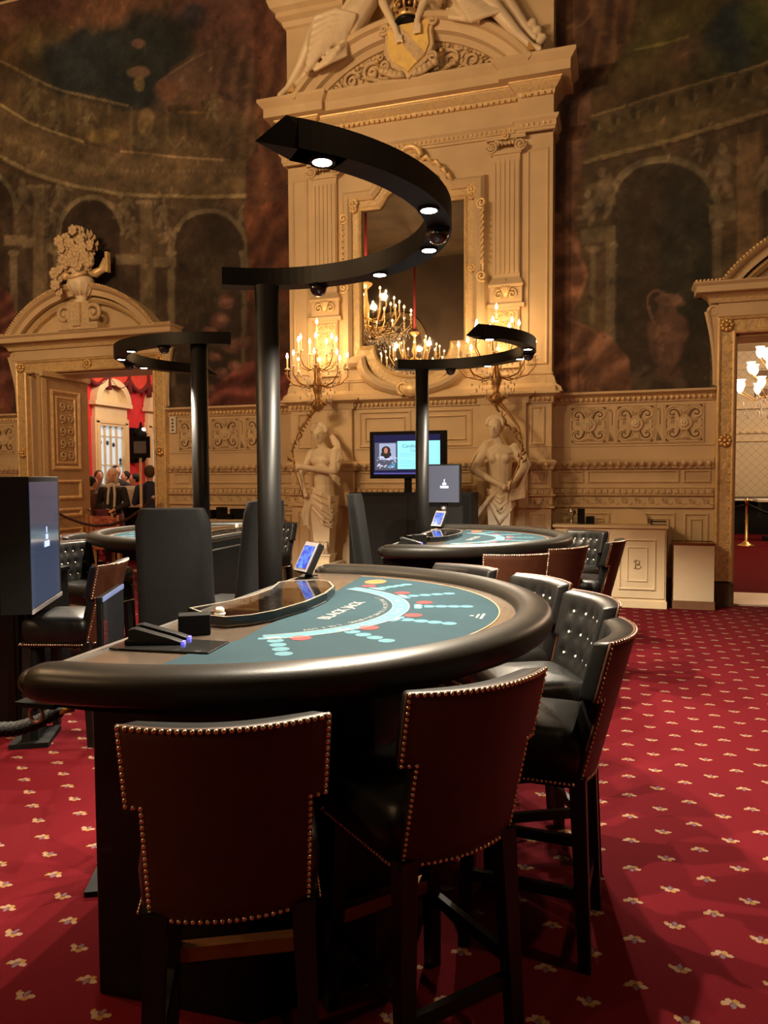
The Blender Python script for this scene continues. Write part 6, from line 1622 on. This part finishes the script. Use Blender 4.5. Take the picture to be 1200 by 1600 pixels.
g.build('gilded_carving', M_GILTF, t); MB().lathe([(.012, 0), (.012, .03), (.026, .04), (.026, .06), (0, .065)], 14, (0, 0, 0), Matrix.Translation((wd - .08, 0, 1.05)) @ Matrix.Rotation(PI / 2, 4, 'X')).build('door_knob', M_BRASS, t)
# lantern, sign on a post, counter, chairs
p = onx(207, 690, RX); t = thing('wall_lantern', 'black wrought lantern on the red wall beside the lit window', 'lantern', (RX, p.y, p.z))
MB().bx(0, .10, -.12, .12, -.55, .35).bx(.0, .2, -.03, .03, -.05, .05).lathe([(.02, -.55), (.10, -.5), (.15, -.42), (.15, .15), (.17, .2), (.06, .34), (.02, .5)], 6, (.26, 0, 0)).build('iron_frame', M_BLACKM, t); MB().ball((.34, .0, .30), .05).build('lit_globe', emat('lit_white_globe', (1, .85, .7), 6.0), t)
p = atd(221, 800, 12.6); t = thing('sign_stand', 'pale post carrying a black sign board just inside the left doorway', 'sign', (p.x, p.y, 0))
MB().lathe([(.16, 0), (.16, .02), (.03, .04), (.022, .06), (.022, 2.06)], 14).build('post', pmat('pale_brass', (.75, .58, .32), .4, .4), t); MB().bx(-.16, .20, -.03, .0, 1.92, 2.28).build('sign_board', M_BLACKM, t); MB().bx(-.1, .14, -.034, -.03, 2.0, 2.2).build('grey_notice', pmat('grey_notice', (.14, .12, .13), .5), t)
p = atd(216, 780, 14.6); t = thing('gaming_counter', 'dark counter with white glass cases behind the woman in the doorway', 'counter', (p.x, p.y, 0), .2)
MB().bx(-.5, 1.0, -.4, .5, 0, 1.02).build('base', M_BLACKM, t); MB().bx(-.5, 1.0, -.42, .52, 1.02, 1.07).build('top', M_WHITE, t); MB().bx(-.45, .8, -.3, .35, 1.07, 1.42).build('glass_case', pmat('milky_glass_case', (.75, .74, .68), .15, var=.08, scale=9), t); MB().lathe([(.03, 1.42), (.05, 1.5), (.02, 1.66), (.0, 1.68)], 10, (-.4, -.1, 0)).build('yellow_bottle', pmat('yellow_bottle', (.75, .42, .05), .2), t)
def small_chair(label, loc, rz):
    t = thing('upholstered_chair', label, 'chair', loc, rz)
    for sx in (-1, 1):
        MB().bx(sx * .2 - .02, sx * .2 + .02, -.2, -.16, 0, .98).build('leg', pmat('honey_wood', (.45, .22, .08), .4), t); MB().bx(sx * .2 - .02, sx * .2 + .02, .16, .2, 0, .45).build('leg', pmat('honey_wood', (.45, .22, .08), .4), t)
    MB().bx(-.22, .22, -.2, .22, .42, .50).build('seat', pmat('tapestry_red', (.40, .10, .06), .8, var=.6, scale=22), t, bevel=.02); MB().bx(-.18, .18, -.2, -.15, .58, .94).build('backrest', pmat('tapestry_red', (.40, .10, .06), .8, var=.6, scale=22), t, bevel=.02)
    return t
p = atd(157, 820, 12.8); small_chair('tapestry backed chair at the left inside the left doorway', (p.x, p.y, 0), .6)
p = atd(166, 820, 12.2); small_chair('tapestry backed chair beside the woman in the left doorway', (p.x, p.y, 0), .55)
t = thing('doorway_rope', 'dark rope sagging across the left doorway', 'rope', (0, 0, 0)); pp = [(92, 803), (110, 811), (130, 818), (150, 822), (175, 820), (200, 811), (220, 797), (240, 778)]
MB().tube([(DL0 - .1, -.13, 1.08)] + [onwall(a, b_, -.3) for a, b_ in pp], .022, 8).build('cord', pmat('dark_red_cord', (.05, .012, .012), .8), t); q = onwall(240, 778, -.3); MB().ball(q, .035).build('end_hook', M_STEEL, t)

# ---- people -----------------------------------------------------------
M_SKIN = pmat('skin', (.62, .34, .23), .5, var=.05)
def person(label, loc, rz, H, coat, legs, hair, skin=M_SKIN, seated=False, scarf=None, arms='rest', vox=.013):
    """faces -y before turning"""
    t = thing('person', label, 'person', loc, rz); k = H / 1.75; Z = lambda z: z * k
    dz = -.38 if seated else 0.0
    m = MB(); c = MB(); l = MB()
    def P(x, y, z): return (x * k, y * k, (z + dz) * k)
    hips = P(0, 0, .95)
    def both(mb, a, b, r0, r1): mb.cone(a, b, r0 * k, r1 * k, 12)
    # body: one skin from head to feet
    both(m, P(0, .0, .95), P(0, .0, 1.15), .13, .12); both(m, P(0, 0, 1.15), P(0, .0, 1.36), .12, .13); both(m, P(0, .01, 1.42), P(0, -.01, 1.54), .055, .05)
    m.ball(P(0, -.02, 1.635), (.075 * k, .095 * k, .115 * k), 16, 12); m.ball(P(0, -.05, 1.565), (.05 * k, .055 * k, .045 * k), 12, 8); m.ball(P(0, -.118, 1.625), (.013 * k, .018 * k, .024 * k), 8, 6)
    for s in (-1, 1):
        m.ball(P(s * .077, .0, 1.63), (.012 * k, .022 * k, .03 * k), 8, 6)
        if seated:
            kn = P(s * .11, -.42, .93); ft = P(s * .11, -.42, .48)
        else:
            kn = P(s * .09, -.01, .50); ft = P(s * .095, .01, .08)
        hp = P(s * .085, 0, .93); both(m, hp, kn, .078, .052); both(m, kn, ft, .05, .034); both(m, (ft[0], ft[1], ft[2]), (ft[0], ft[1] - .13 * k, ft[2] - .035 * k), .036, .028)
        both(l, hp, kn, .10, .075); both(l, kn, ft, .072, .058)
        sh = P(s * .18, .0, 1.38)
        if arms == 'rest': el, wr = P(s * .24, .03, 1.10), P(s * .20, -.10, .88)
        elif arms == 'lap': el, wr = P(s * .25, -.02, 1.12), P(s * .08, -.22, 1.04)
        else: el, wr = P(s * .25, -.05, 1.14), P(s * .14, -.30, 1.16)
        both(m, sh, el, .05, .042); both(m, el, wr, .042, .028); both(c, sh, el, .068, .058); both(c, el, wr, .056, .046)
        d = (Vector(wr) - Vector(el)).normalized(); side = d.cross(Vector((0, 0, 1))).normalized(); w0 = Vector(wr)
        m.cone(w0, w0 + d * .06 * k, .03 * k, .032 * k, 8)
        for q in range(4):
            o_ = side * (-.024 + .016 * q) * k; m.cone(w0 + d * .07 * k + o_, w0 + d * (.105 - .006 * abs(q - 1.5)) * k + o_, .0095 * k, .009 * k, 7); m.cone(w0 + d * .105 * k + o_, w0 + d * .125 * k + o_ + Vector((0, 0, -.02 * k)), .009 * k, .008 * k, 7)
        m.cone(w0 + d * .02 * k + side * .03 * s * k, w0 + d * .06 * k + side * .05 * s * k, .011 * k, .009 * k, 7)
    sculpt(m, 'body', skin, t, vox, 2)
    both(c, P(0, 0, .90), P(0, 0, 1.12), .165, .155); both(c, P(0, 0, 1.12), P(0, 0, 1.36), .155, .15); c.ball(P(0, .0, 1.37), (.21 * k, .12 * k, .09 * k), 14, 10)
    sculpt(c, 'coat', coat, t, vox, 2); sculpt(l, 'trousers', legs, t, vox, 1)
    for s in (-1, 1):
        y = -.42 if seated else .01; z = .48 if seated else .08; MB().cone(P(s * (.11 if seated else .095), y + .03, z - .035), P(s * (.11 if seated else .095), y - .14, z - .045), .042 * k, .034 * k).build('shoe', M_BLACK, t)
        MB().ball(P(s * .028, -.108, 1.645), (.011 * k, .006 * k, .007 * k), 8, 6).build('eye', M_BLACKM, t)
    MB().ball(P(0, -.108, 1.578), (.022 * k, .008 * k, .006 * k), 8, 6).build('lips', pmat('lips', (.45, .14, .12), .5), t)
    h = MB(); h.ball(P(0, .024, 1.668), (.096 * k, .106 * k, .112 * k), 14, 10)
    if scarf:
        for q in (-1, 1): h.ball(P(q * .07, .0, 1.57), (.045 * k, .07 * k, .10 * k), 12, 8)
        h.ball(P(0, .05, 1.58), (.09 * k, .07 * k, .12 * k), 12, 8)
    sculpt(h, 'hair', hair, t, vox, 1)
    if scarf:
        f = MB(); f.tube([P(.09 * math.cos(a), .09 * math.sin(a) - .01, 1.455 + .02 * math.sin(3 * a)) for a in np.linspace(0, 2 * PI, 14)[:-1]], .045 * k, 8, closed=True)
        f.tube([P(.04, -.11, 1.44), P(.06, -.175, 1.30), P(.05, -.19, 1.08), P(.05, -.18, .95)], .04 * k, 8, flat=.6); f.tube([P(-.04, -.11, 1.44), P(-.05, -.175, 1.30), P(-.06, -.19, 1.12)], .04 * k, 8, flat=.6); sculpt(f, 'scarf', scarf, t, vox, 1)
    return t
def cl(nm, c): return pmat(nm, c, .8, var=.1, scale=20)
K_DK, K_BR, K_NV, K_GY, K_WN = cl('dark_coat', (.02, .017, .018)), cl('brown_cloth', (.10, .05, .035)), cl('navy_cloth', (.015, .022, .055)), cl('grey_cloth', (.16, .14, .14)), cl('wine_cloth', (.10, .02, .025))
H_GR, H_BK, H_BR = cl('grey_blond_hair', (.50, .44, .38)), cl('black_hair', (.015, .012, .012)), cl('brown_hair', (.08, .045, .025))
p = atd(177, 800, 13.3); w_ = person('woman in dark coat and pale scarf standing in the left doorway', (p.x, p.y, 0), .5, 1.74, K_DK, K_WN, H_GR, scarf=cl('pale_scarf', (.55, .48, .42)), arms='lap', vox=.011)
MB().bx(-.30, -.02, -.33, -.22, .78, 1.04).build('handbag', K_WN, w_, bevel=.03)
MB().lathe([(.18, .95), (.20, .7), (.24, .45), (.26, .34)], 18).build('skirt', K_WN, w_)
p = atd(235, 800, 12.9); person('person in a navy jacket seen from behind at the right of the left doorway', (p.x, p.y, 0), PI + .6, 1.78, K_NV, K_DK, H_BR, arms='forward')
for px_, d_, rz, H_, ct, hr, lb, se in ((145, 13.6, 2.6, 1.60, K_BR, H_BK, 'dark haired person in brown at the left behind the open door leaf', False), (156, 15.2, .9, 1.72, K_GY, H_BR, 'person in grey between the open door leaf and the woman', False), (183, 16.9, 1.2, 1.84, K_DK, H_BK, 'dark haired person right behind the woman with the scarf', False), (197, 17.9, -.4, 1.72, K_DK, H_BK, 'black haired person behind the white counter, left one', False), (211, 16.0, -.8, 1.66, K_BR, H_BK, 'dark haired person leaning at the white counter, right one', False)):
    p = atd(px_, 790, d_); person(lb, (p.x, p.y, 0), rz, H_, ct, K_DK, hr, seated=se, arms='forward', vox=.016)

# ================================================================== ROOM BEYOND THE RIGHT DOORWAY
M_PAPER = bpy.data.materials.new('lattice_wallpaper'); M_PAPER.use_nodes = True
nt = M_PAPER.node_tree; b_ = nt.nodes['Principled BSDF']; tc_ = nt.nodes.new('ShaderNodeTexCoord'); mp = nt.nodes.new('ShaderNodeMapping'); mp.inputs['Rotation'].default_value = (0, math.radians(45), 0)
ck = nt.nodes.new('ShaderNodeTexBrick'); ck.offset = 0; ck.inputs['Scale'].default_value = 3.0; ck.inputs['Brick Width'].default_value = .5; ck.inputs['Row Height'].default_value = .5; ck.inputs['Mortar Size'].default_value = .02
mp2 = nt.nodes.new('ShaderNodeMapping'); mp2.inputs['Rotation'].default_value = (math.radians(90), 0, 0)
nt.links.new(tc_.outputs['Object'], mp.inputs['Vector']); nt.links.new(mp.outputs[0], mp2.inputs['Vector']); nt.links.new(mp2.outputs[0], ck.inputs['Vector'])
ck.inputs['Color1'].default_value = (.62, .52, .36, 1); ck.inputs['Color2'].default_value = (.62, .52, .36, 1); ck.inputs['Mortar'].default_value = (.42, .33, .2, 1); nt.links.new(ck.outputs['Color'], b_.inputs['Base Color']); b_.inputs['Roughness'].default_value = .6
struct(MB().bx(.2, 12, 13, 13.3, 0, 5.0).build('wall_right_room_back', M_PAPER))
struct(MB().bx(.0, .2, TW, 13.3, 0, 5.0).build('wall_right_room_left', M_PAPER))
struct(MB().bx(12, 12.3, TW, 13.3, 0, 5.0).build('wall_right_room_right', M_CREAM))
struct(MB().bx(0, 12.3, TW, 13.3, 5.0, 5.2).build('ceiling_right_room', M_CREAM))
struct(MB().bx(0, 12.3, TW, 13.3, -.08, 0).build('floor_right_room', M_CARPETP))
w = MB(); w.bx(.2, 12, 12.95, 13, 2.50, 2.54); w.bx(.2, 12, 12.95, 13, 2.72, 2.80)
for k in range(60): w.ball((.4 + k * .19, 12.95, 2.76), (.05, .04, .04), 6, 4)
w.bx(.2, 12, 12.9, 13, 3.4, 3.6); w.bx(.2, 12, 12.92, 13, 4.0, 4.15); w.bx(.2, 12, 12.92, 13, 4.5, 4.65)
trim(w, M_CREAM2)
w = MB()
for k in range(12):
    for z in (3.72, 4.22): w.bx(.9 + k * .9, 1.2 + k * .9, 12.92, 13, z, z + .22)
trim(w, pmat('brown_frieze_blocks', (.20, .11, .05), .6, var=.2))
p = atd(1186, 600, 14.5)
t = thing('glass_chandelier', 'chandelier with tulip shaped glass shades seen through the right doorway', 'chandelier', (p.x + .25, p.y, p.z))
MB().lathe([(.03, -.35), (.12, -.3), (.05, -.1), (.09, .1), (.03, .5), (.02, 5.0 - p.z)], 14).build('stem', M_GOLD, t)
ar = MB()
for n, r, z in ((8, .62, -.02), (6, .42, .32), (5, .25, .62)):
    for k in range(n):
        a = 2 * PI * k / n + r * 3; x, y = r * math.cos(a), r * math.sin(a); ar.tube([(0, 0, z - .2), (x * .6, y * .6, z - .28), (x, y, z - .12)], .012, 6)
        MB().lathe([(.02, -.12), (.06, -.06), (.075, .0), (.06, .06), (.085, .10)], 14, (x, y, z)).build('tulip_shade', emat('glowing_opal_glass', (1.0, .72, .5), 3.5), t)
ar.build('arms', M_GOLD, t)
cr = MB(); rr = random.Random(6)
for k in range(70):
    a = rr.uniform(0, 2 * PI); r_ = .6 * math.sqrt(rr.random()); cr.ball((r_ * math.cos(a), r_ * math.sin(a), -.25 - rr.random() * .4), (.016, .012, .045), 6, 4)
o = cr.build('crystal_drops', M_CRYSTAL, t); o['kind'] = 'stuff'
p = onz(1166, 853, 0); t = thing('barrier_post', 'brass barrier post seen through the right doorway', 'post', (p.x, p.y, 0)); MB().lathe([(.19, 0), (.19, .02), (.10, .06), (.03, .12), (.025, .95), (.05, 1.0), (.05, 1.03), (0, 1.06)], 18).build('pole', M_BRASS, t)
q = MB(); q.tube([(.0, 0, .93), (.35, .1, .75), (.8, .25, .62), (1.4, .5, .70)], .03, 8); q.tube([(0, 0, .93), (-.3, .1, .8)], .03, 8); q.build('cord', M_BLACKM, t)
p = onz(1182, 862, 0)
t = thing('gaming_table', 'long black gaming table in the room beyond the right doorway', 'table', (p.x + .9, p.y + 5.2, 0))
MB().bx(-1.1, 1.6, -.6, .7, .84, .97).build('tabletop', M_BLACK, t, bevel=.03); MB().bx(-.7, 1.2, -.4, .5, .0, .84).build('pedestal', M_BLACKM, t); MB().bx(-1.1, 1.6, -.64, -.6, .90, .95).build('pale_rail', M_WHITE, t)
p = onz(1186, 846, 0); t = thing('side_bench', 'dark bench with pale edge behind the brass post in the right room', 'bench', (p.x + .75, p.y + .3, 0)); MB().bx(-.8, .8, -.3, .3, .93, 1.0).build('top', M_WHITE, t, bevel=.01); MB().bx(-.7, .8, -.25, .25, .55, .93).build('body', M_BLACKM, t); MB().bx(-.6, .7, -.2, .2, 0, .10).build('foot', M_BLACKM, t); MB().bx(-.04, .04, -.1, .1, .1, .55).build('post', M_BLACKM, t)

# ================================================================== LIGHT AND CAMERA
add_light('red_room_lamp', (-9.6, 4.0, 4.6), 250, (1, .80, .60), .5)
add_light('red_room_lamp', (-8.4, 9.0, 4.6), 150, (1, .80, .60), .5)
add_light('right_room_lamp', (3.4, 3.6, 3.6), 170, (1, .70, .45), .4)
add_light('right_room_lamp', (4.5, 9.0, 4.2), 240, (1, .74, .5), .5)
wd_ = bpy.data.worlds.new('world'); scn.world = wd_; wd_.use_nodes = True
wd_.node_tree.nodes['Background'].inputs[0].default_value = (.02, .015, .01, 1); wd_.node_tree.nodes['Background'].inputs[1].default_value = 1.0
cam_d = bpy.data.cameras.new('camera'); cam_o = bpy.data.objects.new('camera', cam_d); COL.objects.link(cam_o)
cam_d.sensor_fit = 'VERTICAL'; cam_d.sensor_height = 32.0; cam_d.lens = FOC / 1600.0 * 32.0; cam_d.clip_start = .05; cam_d.clip_end = 100
Mx = Matrix((RT, UP, -FW)).transposed().to_4x4(); Mx.translation = CAM; cam_o.matrix_world = Mx
scn.camera = cam_o
scn.view_settings.view_transform = 'Standard'; scn.view_settings.look = 'None'; scn.view_settings.exposure = 0.38; scn.view_settings.gamma = 1.0
scn.view_settings.use_curve_mapping = False
try:
    scn.cycles.max_bounces = 8; scn.cycles.diffuse_bounces = 4; scn.cycles.glossy_bounces = 4; scn.cycles.transmission_bounces = 6; scn.cycles.sample_clamp_indirect = 4.0
    scn.cycles.caustics_reflective = False; scn.cycles.caustics_refractive = False; scn.cycles.use_denoising = True
except Exception: pass
